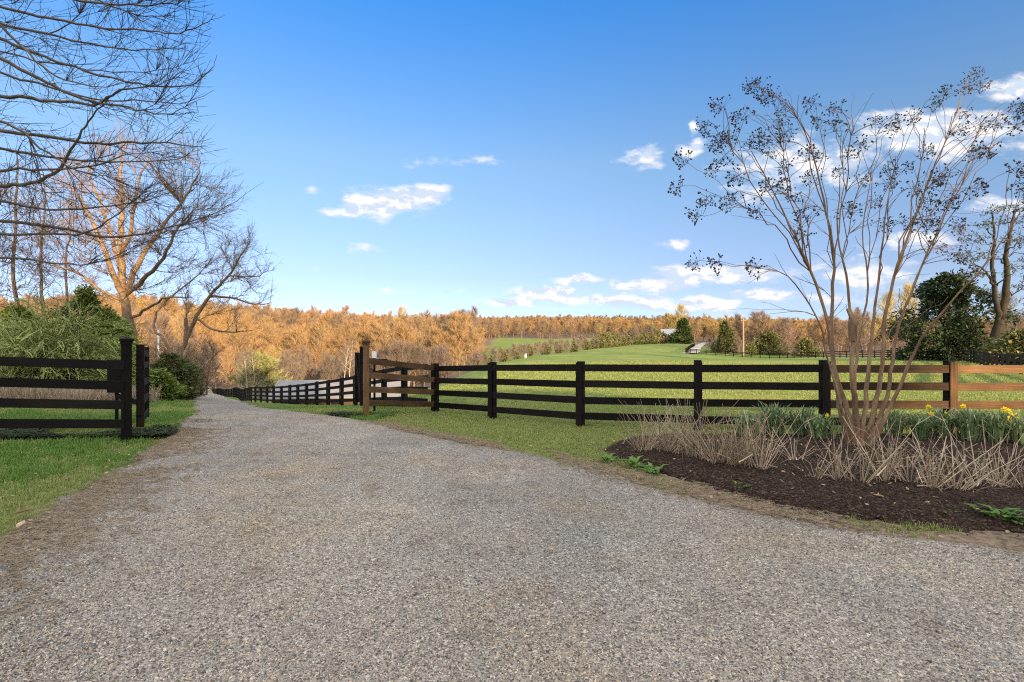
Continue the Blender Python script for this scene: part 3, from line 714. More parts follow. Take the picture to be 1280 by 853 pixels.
# ------------------------------------------------------------------ fences
def fence(name, label, pts, mats, height=1.37, rails=(1.27, .94, .61, .28), face=(0, -1), post_w=.13, batten=True, span=1, cap=95, skip_posts=(), zoff=None, sunlit_from=999):
    """four-board fence. pts = post places; boards are nailed on the 'face' side with a face board over each joint"""
    base = Vector((*pts[0], gz(*pts[0])))
    t = thing(name, label, 'fence', base, None)
    zz = [gz(x, y) if zoff is None else zoff[i] for i, (x, y) in enumerate(pts)]
    def nrm(i):
        a = Vector(pts[max(i-1, 0)]); b = Vector(pts[min(i+1, len(pts)-1)]); d = (b - a).normalized(); n = Vector((d.y, -d.x))
        if n.dot(Vector(face)) < 0: n = -n
        return n
    def tail(i): return abs(i)
    extra_p, extra_b, extra_r = MB(), MB(), MB(); cnt = 0
    for i, (x, y) in enumerate(pts):
        if i in skip_posts: continue
        n = nrm(i); tl = (rnd.gauss(0, .012), rnd.gauss(0, .012)); hh = height + rnd.uniform(-.02, .03)
        dir2 = Vector((-n.y, n.x, 0))
        m_ = MB() if i < cap else extra_p
        m_.beam((x, y, zz[i] - .3), (x + tl[0], y + tl[1], zz[i] + hh), post_w, post_w, up=(n.x, n.y, 0), ch=.008)
        mt = M['wood_brown'] if i > sunlit_from else mats
        if i < cap: part('post', m_, mats, t)
        if batten:
            m2 = MB() if i < cap else extra_b
            q = Vector((x, y, 0)) + Vector((n.x, n.y, 0)) * (post_w/2 + .030 + .014)
            m2.beam((q.x, q.y, zz[i] + .10), (q.x + tl[0], q.y + tl[1], zz[i] + hh - .02), .14, .022, up=(n.x, n.y, 0), ch=.003)
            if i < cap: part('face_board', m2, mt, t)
    i = 0
    while i < len(pts) - 1:
        j = min(i + span, len(pts) - 1)
        for rz in rails:
            m_ = MB() if cnt < 96 else extra_r
            for k in range(i, j):
                n0, n1 = nrm(k), nrm(k+1); off = post_w/2 + .0155
                a = Vector((pts[k][0] + n0.x*off, pts[k][1] + n0.y*off, zz[k] + rz + rnd.uniform(-.008, .008)))
                b = Vector((pts[k+1][0] + n1.x*off, pts[k+1][1] + n1.y*off, zz[k+1] + rz + rnd.uniform(-.008, .008)))
                m_.beam(a, b, .026, .145, ch=.003)
            if cnt < 96: part('rail', m_, (M['wood_brown'] if i > sunlit_from else M['wood_half_sunlit']) if i >= sunlit_from else mats, t)  # sunlit end of the fence gets browner boards, light put into colour
            cnt += 1
        i = j
    for nm, m_ in (('post', extra_p), ('face_board', extra_b), ('rail', extra_r)):
        if m_.v: part(nm, m_, mats, t)['kind'] = 'stuff'
    return t
def gate_post(parent, x, y, z, h, w, mats, yaw=0.0):
    m_ = MB(); u_ = (math.sin(yaw), math.cos(yaw), 0)
    m_.beam((x, y, z - .3), (x, y, z + h), w, w, up=u_, ch=.006)
    p = part('gate_post', m_, mats, parent)
    c = MB(); c.beam((x, y, z + h), (x, y, z + h + .035), w + .05, w + .05, up=u_, ch=.004)
    c.beam((x, y, z + h - .055), (x, y, z + h - .001), w + .022, w + .022, up=u_, ch=.003)
    n = len(c.v); hw = (w + .05) / 2 - .006; s_, c_ = math.sin(yaw), math.cos(yaw)
    for sx, sy in ((-1, -1), (1, -1), (1, 1), (-1, 1)): c.v.append((x + (sx*c_ + sy*s_)*hw, y + (-sx*s_ + sy*c_)*hw, z + h + .0355))
    c.v.append((x, y, z + h + .075))
    for k in range(4): c.face((n + k, n + (k+1) % 4, n + 4))
    part('post_cap', c, mats, p)
    return p

# corner + posts of the front paddock fence
front = [(-2.1, 14.15), (-.45, 12.3), (1.42, 10.56), (3.62, 9.98), (5.84, 9.6), (8.12, 9.52), (10.5, 9.6), (12.9, 9.8)]
zf = [-.33, -.21, -.12, -.10, -.08, -.085, -.09, -.1]
fence('paddock_fence', 'black four-board fence between the driveway grass and the green field, behind the mulch bed', front, M['wood_dark'], height=1.40, zoff=zf, sunlit_from=4)
# wing beside the right gate post
gpR = (-3.42, 12.0)
wing = fence('wing_fence', 'short brown board fence from the capped brown gate post to the black corner post', [gpR, (-2.2, 14.1)], M['wood_brown'], height=1.4, face=(1, -.4), skip_posts=(0, 1), batten=False, zoff=[-.03, -.31])
gate_post(wing, gpR[0], gpR[1], -.03, 1.70, .145, M['wood_brown'], R(-16))
# drive fence down into the valley
line = []
kn = [(-2.3, 14.35), (-7.3, 23.4), (-14.8, 34.4), (-23.4, 46), (-40, 73.5), (-79, 135)]
acc_ = [0]
for a, b in zip(kn, kn[1:]): acc_.append(acc_[-1] + math.dist(a, b))
s0 = 2.3
while s0 < acc_[-1]:
    line.append((float(np.interp(s0, acc_, [k[0] for k in kn])), float(np.interp(s0, acc_, [k[1] for k in kn])))); s0 += 2.42
fence('drive_fence', 'long dark board fence running down beside the gravel drive into the valley', [(-2.32, 14.5)] + line, M['wood_dark'], face=(-1, -.5), skip_posts=(0,), span=2)
# field boundary fence, right and far
kn = [(22, 17), (34, 34), (51.7, 58), (62.8, 82), (68, 105), (66, 124), (57, 137), (48.5, 139), (50.5, 149), (60, 175), (79, 225), (92, 258)]
acc_ = [0]
for a, b in zip(kn, kn[1:]): acc_.append(acc_[-1] + math.dist(a, b))
line = []; s0 = 0
while s0 < acc_[-1]:
    line.append((float(np.interp(s0, acc_, [k[0] for k in kn])), float(np.interp(s0, acc_, [k[1] for k in kn])))); s0 += 2.42
fence('field_fence', 'distant dark board fence curving round the far side of the green field', line, M['wood_dark'], face=(-1, -.3), batten=False, span=4, post_w=.15, height=1.42)
# left wing fence with left gate post
gpL = (-6.4, 8.5)
lf = [gpL, (-8.75, 7.75), (-11.1, 7.0), (-13.4, 6.3)]
wl = fence('wing_fence', 'black four-board fence on the lawn with leaves coloured shade-dark at its foot', lf, M['wood_dark'], face=(.3, -1), skip_posts=(0,), zoff=[.0, .14, .25, .3], rails=(1.30, .97, .655, .33), height=1.42)
gate_post(wl, gpL[0], gpL[1], .0, 1.70, .145, M['wood_dark'], R(-37))

def gate(label, hinge, end, z0, z1, latch):
    base = Vector((*hinge, z0)); t = thing('gate', label, 'gate', base, 'pair of open driveway gates')
    a = Vector((*hinge, z0)); b = Vector((*end, z1)); d = (b - a); d.z = 0; d.normalize()
    n = Vector((d.y, -d.x, 0))
    for q, zq in ((a, z0), (b, z1)):
        m_ = MB(); m_.beam((q.x, q.y, zq + .20), (q.x, q.y, zq + 1.60), .13, .11, up=tuple(n), ch=.004); part('stile', m_, M['wood_dark'], t)
    m_ = MB(); mid = a.lerp(b, .5); m_.beam((mid.x, mid.y, z0*.5+z1*.5 + .24), (mid.x, mid.y, z0*.5+z1*.5 + 1.52), .09, .03, up=tuple(n), ch=.003); part('stile', m_, M['wood_dark'], t)
    for h in (.32, .63, .94, 1.25, 1.46):
        m_ = MB(); o_ = n * .037; m_.beam(a + o_ + Vector((0, 0, h)), b + o_ + Vector((0, 0, h)), .024, .12, ch=.003); part('rail', m_, M['wood_dark'], t)
    m_ = MB(); m_.beam(a - n*.035 + Vector((0, 0, .3)), b - n*.035 + Vector((0, 0, 1.45)), .02, .09, ch=.003); part('brace', m_, M['wood_dark'], t)
    for h in (.4, 1.4):
        m_ = MB(); m_.beam(a - d*.10 + Vector((0, 0, h)), a + d*.45 + Vector((0, 0, h)) , .012, .05); part('hinge', m_, M['black_metal'], t)
    m_ = MB(); m_.beam(b + n*.06 + Vector((0, 0, .85)), b + n*.06 + d*.10 + Vector((0, 0, .85)), .03, .06); part('latch', m_, M['black_metal'], t)
gate('dark wooden gate leaf swung open beside the gate post of the lawn fence', (-6.33, 8.72), (-7.33, 10.25), 0.04, -.02, 0)
gate('dark wooden gate leaf swung open behind the capped brown gate post', (-3.56, 12.16), (-4.36, 14.4), -.03, -.22, 0)
def opener(name, label, x, y, to, white=False):
    z = gz(x, y); t = thing('gate_opener', label, 'gate opener', (x, y, z), 'gate openers behind the gate posts')
    m_ = MB(); m_.tube([(x, y, z - .2), (x, y, z + (1.45 if white else .95))], [.03, .03], 8); part('post', m_, M['black_metal'], t)
    if white:
        m_ = MB(); m_.beam((x, y - .02, z + 1.45), (x, y - .02, z + 1.62), .11, .09, up=(0, 1, 0), ch=.01); part('control_box', m_, M['white_paint'], t)
        m_ = MB(); m_.beam((x, y, z + 1.40), (x + .32, y + .03, z + 1.40), .03, .05); part('arm', m_, M['black_metal'], t)
    else:
        m_ = MB(); m_.beam((x, y, z + .62), (x, y, z + 1.28), .27, .18, up=(0, 1, 0), ch=.012); part('control_box', m_, M['black_metal'], t)
        m_ = MB(); m_.beam((x + .03, y - .03, z + .55), (to[0], to[1], z + .42), .06, .09); part('arm', m_, M['black_metal'], t)
opener('o', 'black gate opener box with slanted arm behind the lawn fence rails', -7.95, 10.3, (-7.25, 10.05))
opener('o', 'thin black post with small white control box behind the brown wing fence', -3.6, 13.4, (-4.0, 13.9), True)

# ------------------------------------------------------------------ crape myrtle
MX, MY = 5.12, 7.75
mz = bed_z(MX, MY) - .02
t = thing('crape_myrtle', 'tall multi-stemmed crape myrtle with dark seed heads in the mulch bed', 'tree', (MX, MY, mz))
gr = Grower(None, 8)
def wpt(px, py, d): return Q(px, py, d)
stems = [  # px, py, depth polylines from base to upper crown
 [(1062, 575, 7.75), (1055, 530, 7.7), (1045, 480, 7.65), (1038, 430, 7.6), (1025, 370, 7.5), (1000, 310, 7.4), (972, 250, 7.2), (940, 190, 7.05)],
 [(1066, 575, 7.8), (1060, 520, 7.85), (1042, 455, 7.95), (1040, 390, 8.0), (1042, 320, 8.0), (1030, 250, 7.95), (1012, 180, 7.9), (985, 125, 7.8)],
 [(1070, 572, 7.65), (1070, 520, 7.55), (1065, 470, 7.5), (1066, 420, 7.5), (1060, 360, 7.45), (1047, 290, 7.35), (1050, 215, 7.3)],
 [(1076, 575, 7.7), (1080, 520, 7.72), (1086, 455, 7.75), (1092, 400, 7.8), (1100, 330, 7.9), (1108, 260, 7.95), (1120, 195, 8.0)],
 [(1080, 572, 7.85), (1092, 515, 7.95), (1103, 455, 8.05), (1106, 395, 8.1), (1122, 330, 8.2), (1150, 255, 8.3), (1178, 185, 8.4), (1200, 130, 8.45)],
 [(1082, 575, 7.75), (1098, 530, 7.7), (1112, 480, 7.65), (1120, 420, 7.5), (1145, 350, 7.35), (1180, 270, 7.2), (1215, 210, 7.05)],
 [(1086, 572, 7.7), (1105, 525, 7.6), (1130, 470, 7.5), (1150, 425, 7.35), (1195, 370, 7.1), (1240, 320, 6.95), (1275, 265, 6.85)],
 [(1068, 570, 7.9), (1068, 500, 8.05), (1072, 430, 8.2), (1085, 360, 8.35), (1078, 290, 8.5), (1090, 210, 8.55)],
 [(1064, 572, 7.6), (1052, 515, 7.45), (1035, 450, 7.3), (1020, 395, 7.15), (985, 345, 6.95), (945, 335, 6.8)],
]
srad = [.060, .055, .062, .050, .054, .050, .042, .040, .026]
for sp, r0 in zip(stems, srad):
    pts = [Q(*q) for q in sp]; pts[0] = Vector((pts[0].x, pts[0].y, mz - .05))
    # smooth resample
    fine = []
    for i in range(len(pts) - 1):
        p_ = pts[max(i-1, 0)]; n_ = pts[min(i+2, len(pts)-1)]
        fine += gr.curve(pts[i], (pts[i+1] - p_) * .5, pts[i+1], (n_ - pts[i]) * .5, 4, .008)[:-1]
    fine.append(pts[-1])
    m_ = MB(); gr.path(fine, r0 * .82, .005, mb=m_, k=9, power=1.25, rough=.09); part('stem', m_, M['bark_myrtle'], t, True)
# pruned knob on the third stem
m_ = MB(); q0 = Q(1066, 425, 7.5); q1 = Q(1066, 392, 7.45); m_.tube([q0, q0.lerp(q1, .6), q1], [.05, .062, .045], 7)
m_.tube([q0.lerp(q1, .7), Q(1059, 386, 7.42)], [.03, .02], 5); m_.tube([q0.lerp(q1, .7), Q(1072, 384, 7.48)], [.03, .018], 5); part('pruned_knob', m_, M['bark_myrtle'], t, True)
tips_ = [(855, 232, 6.9), (862, 205, 7.0), (885, 150, 7.2), (905, 135, 7.1), (940, 104, 7.5), (955, 110, 7.7), (930, 150, 6.8), (910, 190, 7.3), (897, 213, 7.6), (888, 243, 7.2), (880, 270, 6.9),
   (875, 325, 6.8), (905, 330, 6.7), (915, 255, 7.4), (930, 215, 7.0), (948, 170, 7.4), (962, 185, 6.9), (975, 150, 7.6), (990, 160, 7.2), (1005, 205, 7.0), (1018, 130, 8.0), (1030, 150, 8.2), (1052, 138, 7.7), (1045, 165, 7.2),
   (1000, 240, 7.5), (985, 215, 7.3), (970, 240, 7.0), (950, 260, 7.2), (1060, 200, 7.4), (1070, 230, 7.8), (1092, 155, 7.6), (1110, 165, 8.2), (1122, 150, 8.1), (1105, 205, 7.9), (1128, 215, 8.3), (1135, 235, 7.6), (1088, 250, 8.6),
   (1150, 190, 8.4), (1165, 130, 8.4), (1180, 118, 8.3), (1215, 92, 8.6), (1225, 105, 8.5), (1210, 108, 8.4), (1195, 155, 8.3), (1205, 140, 8.7), (1240, 150, 8.0), (1262, 140, 7.6), (1275, 128, 7.5), (1268, 160, 7.4), (1300, 120, 7.6),
   (1160, 225, 7.8), (1180, 250, 7.5), (1235, 185, 7.2), (1225, 200, 7.5), (1258, 215, 6.9), (1270, 225, 6.8), (1282, 232, 6.9), (1275, 250, 6.7), (1300, 260, 6.8), (1185, 215, 8.1), (1208, 235, 7.0), (1160, 275, 8.2), (1190, 285, 7.0),
   (1075, 180, 8.4), (1145, 255, 7.4), (1205, 290, 8.3), (1215, 325, 7.2), (1100, 285, 8.3), (1010, 275, 7.1), (1020, 222, 7.6), (935, 190, 7.5), (920, 170, 7.4), (1060, 265, 7.1), (1120, 280, 7.6), (1170, 310, 8.5), (1195, 315, 6.9), (950, 335, 6.6), (1030, 190, 7.9), (965, 120, 7.9), (900, 165, 7.5)]
tw_ = MB(); heads = []
for (q, sp_) in [((905, 165, 7.2), 0), ((925, 240, 7.0), 0), ((975, 165, 7.3), 0), ((1000, 150, 7.9), 0), ((1025, 160, 7.6), 0), ((1055, 170, 7.3), 0), ((1075, 200, 7.2), 0), ((1095, 170, 8.1), 0), ((1130, 170, 8.2), 0), ((1155, 160, 8.4), 0), ((1190, 145, 8.3), 0),
                 ((1220, 170, 7.4), 0), ((1245, 180, 7.1), 0), ((1262, 210, 6.9), 0), ((1140, 225, 7.5), 0), ((1010, 230, 7.4), 0), ((950, 215, 7.1), 0), ((1115, 235, 7.7), 0), ((1240, 140, 7.6), 0), ((985, 200, 7.6), 0), ((1170, 205, 7.9), 0), ((1065, 150, 7.9), 0)]:
    m_ = MB(); qv = Q(*q); low = gr.pos[:gr.n, 2] < Q(0, 330, 7.5).z
    sv = gr.rad.copy(); gr.rad[:gr.n] = np.where(low & (gr.pos[:gr.n, 2] > Q(0, 470, 7.5).z), gr.rad[:gr.n], 0)
    gr.attach(qv, Vector((0, 0, .4)), .005, .0095, .8, .01, seg=9, mb=m_, jit=.03, share=.55, start=.8, end=.4); n_new = gr.n; sv[n_new - 10:n_new] = gr.rad[n_new - 10:n_new]; gr.rad[:] = sv
    part('branch', m_, M['bark_myrtle'], t, True)
tl = [Q(*q) for q in tips_]; basept = Q(1070, 480, 7.75)
for q in sorted(tl, key=lambda p: (p - basept).length):
    out = Vector((q.x - MX, q.y - MY, 0)); out = out.normalized() if out.length > .1 else Vector((0, 0, 1))
    gr.attach(q, out * .7 + Vector((0, 0, -.1)), .0035, .008, 1.4, .006, mb=tw_, jit=.02, end=.6); heads.append((q, out))
for k in range(70):      # further flowering shoots inside the crown
    q = Q(rnd.uniform(905, 1270), rnd.uniform(115, 300), rnd.uniform(6.9, 8.6))
    out = Vector((q.x - MX, q.y - MY, 0)).normalized()
    if gr.attach(q, out * .5 + Vector((0, 0, .25)), .003, .008, 1.6, .006, mb=tw_, jit=.02, maxlen=1.5) is not None and k % 5 == 0: heads.append((q, out))
for k in range(200):     # finer side twigs
    q = Q(rnd.uniform(900, 1260), rnd.uniform(110, 400), rnd.uniform(6.9, 8.5))
    gr.attach(q, None, .0022, .006, 1.8, .005, mb=tw_, jit=.02, maxlen=1.1)
part('twigs', tw_, M['bark_myrtle'], t, True)
hm = []
for k in range(5):
    h_ = MB()
    ax = Vector((.0, 0, .19 + .05*rnd.random()))
    h_.tube([Vector((0, 0, -.01)), ax], [.003, .0015], 3)
    for j in range(9):
        f = .1 + .9*j/9; p0 = ax * f; L = .12 * (1.1 - f) + .02
        for m2 in range(3):
            a = rnd.uniform(0, 6.28); e = p0 + Vector((math.cos(a)*L, math.sin(a)*L, rnd.uniform(-.02, .05)))
            h_.tube([p0, e], [.0018, .0014], 3)
            for b_ in range(2): h_.blob(e + rv(.010), rnd.uniform(.009, .0145))
    hm.append(mesh_of('seed_head', h_, M['berry']))
for i, (q, out) in enumerate(heads):
    o = bpy.data.objects.new('seed_head', hm[i % 5]); C.objects.link(o); o.parent = t; o.location = q - Vector(t.location)
    dr = (out * rnd.uniform(.3, 1.0) + Vector((0, 0, rnd.uniform(-.5, .6))) + rv(.3)).normalized()
    o.rotation_euler = dr.to_track_quat('Z', 'Y').to_euler(); o.scale = (rnd.uniform(.8, 1.25),) * 3

# ------------------------------------------------------------------ overhanging bare tree, left foreground
TX, TY = -11.2, 7.6; tz = gz(TX, TY)
t = thing('bare_tree', 'leafless tree whose long dark branches sweep high over the lawn and its fence', 'tree', (TX, TY, tz))
m_ = MB(); gr = Grower(m_, 9)
trunk = [Vector((TX, TY, tz - .3)), Vector((TX + .05, TY, tz + 2)), Vector((TX - .05, TY + .1, tz + 4)), Vector((TX, TY, tz + 6.5)), Vector((TX + .1, TY, tz + 9)), Vector((TX, TY, tz + 12))]
gr.path(trunk, .26, .05, k=10)
limb = [  # start height on the trunk, then (px, py, depth) along the limb
 (7.2, [(0, 48, 7.2), (46, 67, 7.2), (105, 88, 7.1), (160, 103, 7.0), (232, 107, 7.0), (262, 88, 6.9), (271, 68, 6.9)]),
 (6.6, [(0, 90, 7.8), (60, 108, 7.8), (120, 124, 7.7), (180, 126, 7.6), (232, 128, 7.6), (268, 112, 7.6)]),
 (5.6, [(0, 120, 6.8), (66, 126, 6.8), (125, 128, 6.7), (150, 112, 6.6), (190, 108, 6.6), (236, 92, 6.6)]),
 (8.4, [(0, 8, 7.0), (60, 22, 7.0), (120, 33, 6.9), (180, 38, 6.9), (225, 42, 6.8), (258, 28, 6.8), (270, 20, 6.8)]),
 (8.0, [(-10, 25, 8.2), (60, 42, 8.2), (130, 58, 8.1), (195, 62, 8.0), (240, 52, 8.0)]),
 (9.2, [(0, -20, 7.2), (70, -4, 7.2), (150, 6, 7.2), (215, 4, 7.1), (242, -4, 7.1)]),
 (6.0, [(-10, 70, 6.2), (50, 98, 6.2), (95, 120, 6.1), (150, 132, 6.0), (205, 142, 6.0), (246, 126, 6.0)]),
 (4.9, [(0, 163, 7.4), (70, 172, 7.3), (130, 180, 7.3), (190, 178, 7.2), (235, 182, 7.2), (262, 184, 7.2)]),
 (4.2, [(0, 232, 7.0), (40, 228, 7.0), (72, 214, 6.9), (92, 182, 6.8), (110, 152, 6.8), (142, 118, 6.7), (180, 96, 6.7)]),
 (3.6, [(0, 292, 7.4), (60, 292, 7.4), (105, 291, 7.3), (140, 272, 7.3), (176, 243, 7.2), (205, 215, 7.2)]),
 (3.5, [(0, 276, 8.2), (70, 284, 8.2), (140, 296, 8.1), (210, 284, 8.0), (270, 266, 8.0), (310, 240, 8.0)]),
 (5.2, [(0, 185, 8.6), (80, 198, 8.6), (150, 202, 8.5), (210, 200, 8.5), (268, 188, 8.5)]),
 (4.4, [(-10, 212, 6.2), (50, 212, 6.2), (110, 208, 6.1), (165, 192, 6.1), (230, 190, 6.0)]),
 (3.0, [(-20, 320, 7.0), (50, 326, 7.0), (110, 330, 6.9), (160, 318, 6.8)]),
 (3.9, [(-10, 250, 8.8), (60, 262, 8.8), (130, 258, 8.8), (190, 248, 8.8), (250, 222, 8.8)]),
 (7.6, [(-20, 20, 5.8), (30, 60, 5.8), (70, 95, 5.7), (120, 108, 5.7), (175, 98, 5.7)]),
 (6.4, [(-20, 60, 9.0), (60, 78, 9.0), (140, 90, 9.0), (210, 86, 9.0), (256, 70, 9.0)]),
 (9.6, [(-20, -60, 6.4), (50, -30, 6.4), (110, -6, 6.3), (170, 18, 6.3), (222, 20, 6.3)]),
 (5.0, [(-30, 140, 5.6), (20, 160, 5.6), (60, 190, 5.5), (100, 214, 5.5), (150, 222, 5.5)]),
]
for (h0, pl) in limb:
    P4 = [Vector((TX, TY, tz + h0))] + [Q(*q) for q in pl]; pts = gr.spline(P4, (9, 5), .010)
    gr.path(pts, rnd.uniform(.022, .038), .0024, power=1.0, rough=.06)
# limbs on the far and left side (out of the picture)
for k in range(10):
    a = rnd.uniform(R(100), R(280)); L = rnd.uniform(3, 5); h0 = rnd.uniform(3, 10)
    p0 = Vector((TX, TY, tz + h0)); e = p0 + Vector((math.cos(a)*L, math.sin(a)*L, rnd.uniform(-.3, 1.5)))
    gr.path(gr.curve(p0, (e - p0), e, (e - p0) + Vector((0, 0, .8)), 6, .04), .06, .006)
for k in range(230):
    f = rnd.random() ** .7; px = -60 + 325 * f; py = rnd.uniform(-70, 335 - 110 * max(0, f - .5)); q = Q(px, py, rnd.uniform(5.6, 9.0))
    gr.attach(q, Vector((.9, 0, .25)) + rv(.15), .0024, .0058, 2.2, .007, jit=.02, end=.7, share=.6)
part('trunk', m_, M['bark_grey'], t, True)
m2 = MB(); cand = []
for k in range(900):
    f = rnd.random() ** .75; px = -120 + 390 * f; py = rnd.uniform(-60, 345 - 90 * max(0, f - .5)); cand.append(Q(px, py, rnd.uniform(5.6, 9.2)))
for q in sorted(cand, key=lambda p: p.x):
    gr.attach(q, Vector((.7, 0, .3)) + rv(.25), .0020, .0045, 2.2, .004, mb=m2, jit=.025, maxlen=1.6, end=.7)
for k in range(1500):
    i = rnd.randrange(gr.n); b0 = Vector(gr.pos[i]); 
    if gr.rad[i] > .03 or b0.x < -10.5: continue
    tn = Vector(gr.tan[i]); q = b0 + (tn * rnd.uniform(.3, 1) + rv(.5) + Vector((0, 0, .25))).normalized() * rnd.uniform(.08, .34)
    if q.z < 1.8: continue
    m2.tube([b0, b0.lerp(q, .5) + rv(.012), q + Vector((0, 0, .02))], [.0032, .0026, .0016], 3, False)
part('twigs', m2, M['bark_twig'], t, True)

# ------------------------------------------------------------------ golden tree on the left
def hero_tree(name, label, px, d, limbs, tips, rad_tr, matw, mattw, twn, seed, tw_len=(.3, .9), rmin=.012, r_tw=.006, coef=.014):
    rnd.seed(seed)
    b = P(px, d); t = thing(name, label, 'tree', b)
    m_ = MB(); g_ = Grower(m_, 10)
    for i, (pl, r0, r1) in enumerate(limbs):
        pts = [Q(*q) for q in pl]
        if i == 0: pts[0] = Vector((pts[0].x, pts[0].y, b.z - .2))
        fine = g_.spline(pts, 4, .03); g_.path(fine, r0, r1, power=.9)
    b2 = Q(*limbs[0][0][min(2, len(limbs[0][0]) - 1)])
    tt = [Q(*q) for q in tips]
    for q in sorted(tt, key=lambda p: (p - b2).length): g_.attach(q, (q - b2).normalized() * .4 + rv(.2), r_tw * 1.3, coef, 1.3, rmin, jit=.05, end=.7)
    part('trunk', m_, matw, t, True)
    m2 = MB()
    for k in range(twn):
        i = rnd.randrange(g_.n); p0 = Vector(g_.pos[i])
        if g_.rad[i] > .07: continue
        tn = Vector(g_.tan[i]); L = rnd.uniform(*tw_len)
        dr = (tn * .8 + rv(.45) + Vector((0, 0, .25))).normalized(); q = p0 + dr * L
        m2.tube([p0, p0.lerp(q, .5) + rv(.05 * L), q + Vector((0, 0, .06 * L))], [r_tw, r_tw * .8, r_tw * .5], 3, False)
        for s_ in range(2):
            c0 = p0.lerp(q, rnd.uniform(.3, .9)); c1 = c0 + (dr + rv(.6)).normalized() * L * .45; m2.tube([c0, c1], [r_tw * .7, r_tw * .45], 3, False)
    part('twigs', m2, mattw, t, True)
    return t
def env(n, fn, d0, d1, seed):
    r_ = random.Random(seed); out = []
    while len(out) < n:
        q = fn(r_)
        if q: out.append((*q, r_.uniform(d0, d1)))
    return out
def ell(cx, cy, rx, ry, ymax=1e9, pw=.5):
    def f(r_):
        a = r_.uniform(0, 6.283); k = r_.random() ** pw; x, y = cx + rx*k*math.cos(a), cy + ry*k*math.sin(a)
        return (x, y) if y < ymax else None
    return f
hero_tree('bare_tree', 'big bare tree with golden sunlit forked trunk behind the green shrubs', 166, 25,
  [([(168, 500, 25), (165, 440, 25), (161, 400, 25), (155, 372, 25), (152, 340, 25)], .25, .15),
   ([(155, 372, 25), (142, 345, 24.5), (130, 310, 24), (112, 270, 23.5), (90, 235, 23)], .15, .03),
   ([(152, 345, 25), (150, 300, 25.2), (152, 260, 25.4), (150, 215, 25.6), (155, 175, 25.8)], .16, .03),
   ([(158, 362, 25), (170, 335, 25.5), (188, 305, 26), (205, 280, 26.5), (232, 245, 27), (250, 215, 27)], .14, .03),
   ([(157, 368, 25), (178, 350, 24.5), (205, 322, 24), (222, 285, 23.8), (242, 262, 23.5)], .12, .025),
   ([(150, 335, 25), (138, 290, 26), (120, 240, 26.5), (108, 205, 27)], .11, .025),
   ([(161, 400, 25), (185, 385, 24.8), (210, 372, 24.3), (240, 372, 24)], .075, .02),
   ([(155, 378, 25), (130, 365, 24.5), (95, 340, 24), (60, 330, 23.5)], .09, .02),
   ([(151, 320, 25), (165, 280, 24.2), (172, 235, 24), (185, 195, 24)], .10, .025)],
  env(270, ell(165, 268, 135, 108, 378), 21.5, 28.5, 5), .3, M['bark_tan'], M['bark_tan'], 2900, 11, (.3, 1.1), .014, .0065)
hero_tree('bare_tree', 'leaning bare tree with a broken stub beside the drive, crown tilting right', 226, 31,
  [([(222, 480, 31), (226, 445, 31), (232, 425, 31), (245, 395, 31), (262, 370, 31), (285, 345, 30.5), (300, 320, 30), (312, 300, 30)], .165, .02),
   ([(232, 425, 31), (233, 412, 31), (232, 398, 31)], .13, .10),
   ([(245, 398, 31), (268, 412, 30.5), (295, 415, 30), (320, 412, 30)], .075, .015),
   ([(262, 370, 31), (290, 372, 31.5), (318, 380, 32), (338, 378, 32)], .08, .015),
   ([(222, 455, 31), (205, 425, 31.5), (192, 405, 32), (205, 378, 32), (240, 350, 32), (255, 335, 32)], .10, .02),
   ([(285, 345, 30.5), (300, 345, 29.5), (322, 345, 29), (335, 338, 29)], .05, .012)],
  env(70, ell(300, 345, 42, 60, 425), 28.5, 33, 6) + env(22, ell(235, 365, 35, 40, 425), 30, 33, 8), .2, M['bark_tan'], M['bark_tan'], 1500, 12, (.25, .9), .014, .0065)
# thin bare trees at the far left, behind the shrub
for k, (px, d, top, lab) in enumerate([(18, 22, 190, 'thin bare tree behind the green shrub, nearest the left edge'), (52, 27, 215, 'thin bare tree behind the green shrub, second from the left edge'), (-25, 18, 160, 'thin bare tree mostly beyond the left edge, behind the black fence'), (84, 33, 250, 'small bare tree left of the golden forked tree')]):
    hero_tree('bare_tree', lab, px, d, [([(px, 480, d), (px + 3, 400, d), (px - 2, 330, d), (px + 4, top + 40, d), (px + 2, top, d)], .10, .015)],
        env(60, ell(px, (top + 400) / 2, 46, (400 - top) / 2, 410), d - 2, d + 2, 20 + k), .1, M['bark_twig'], M['bark_twig'], 420, 30 + k, (.3, .9), .008, .007)

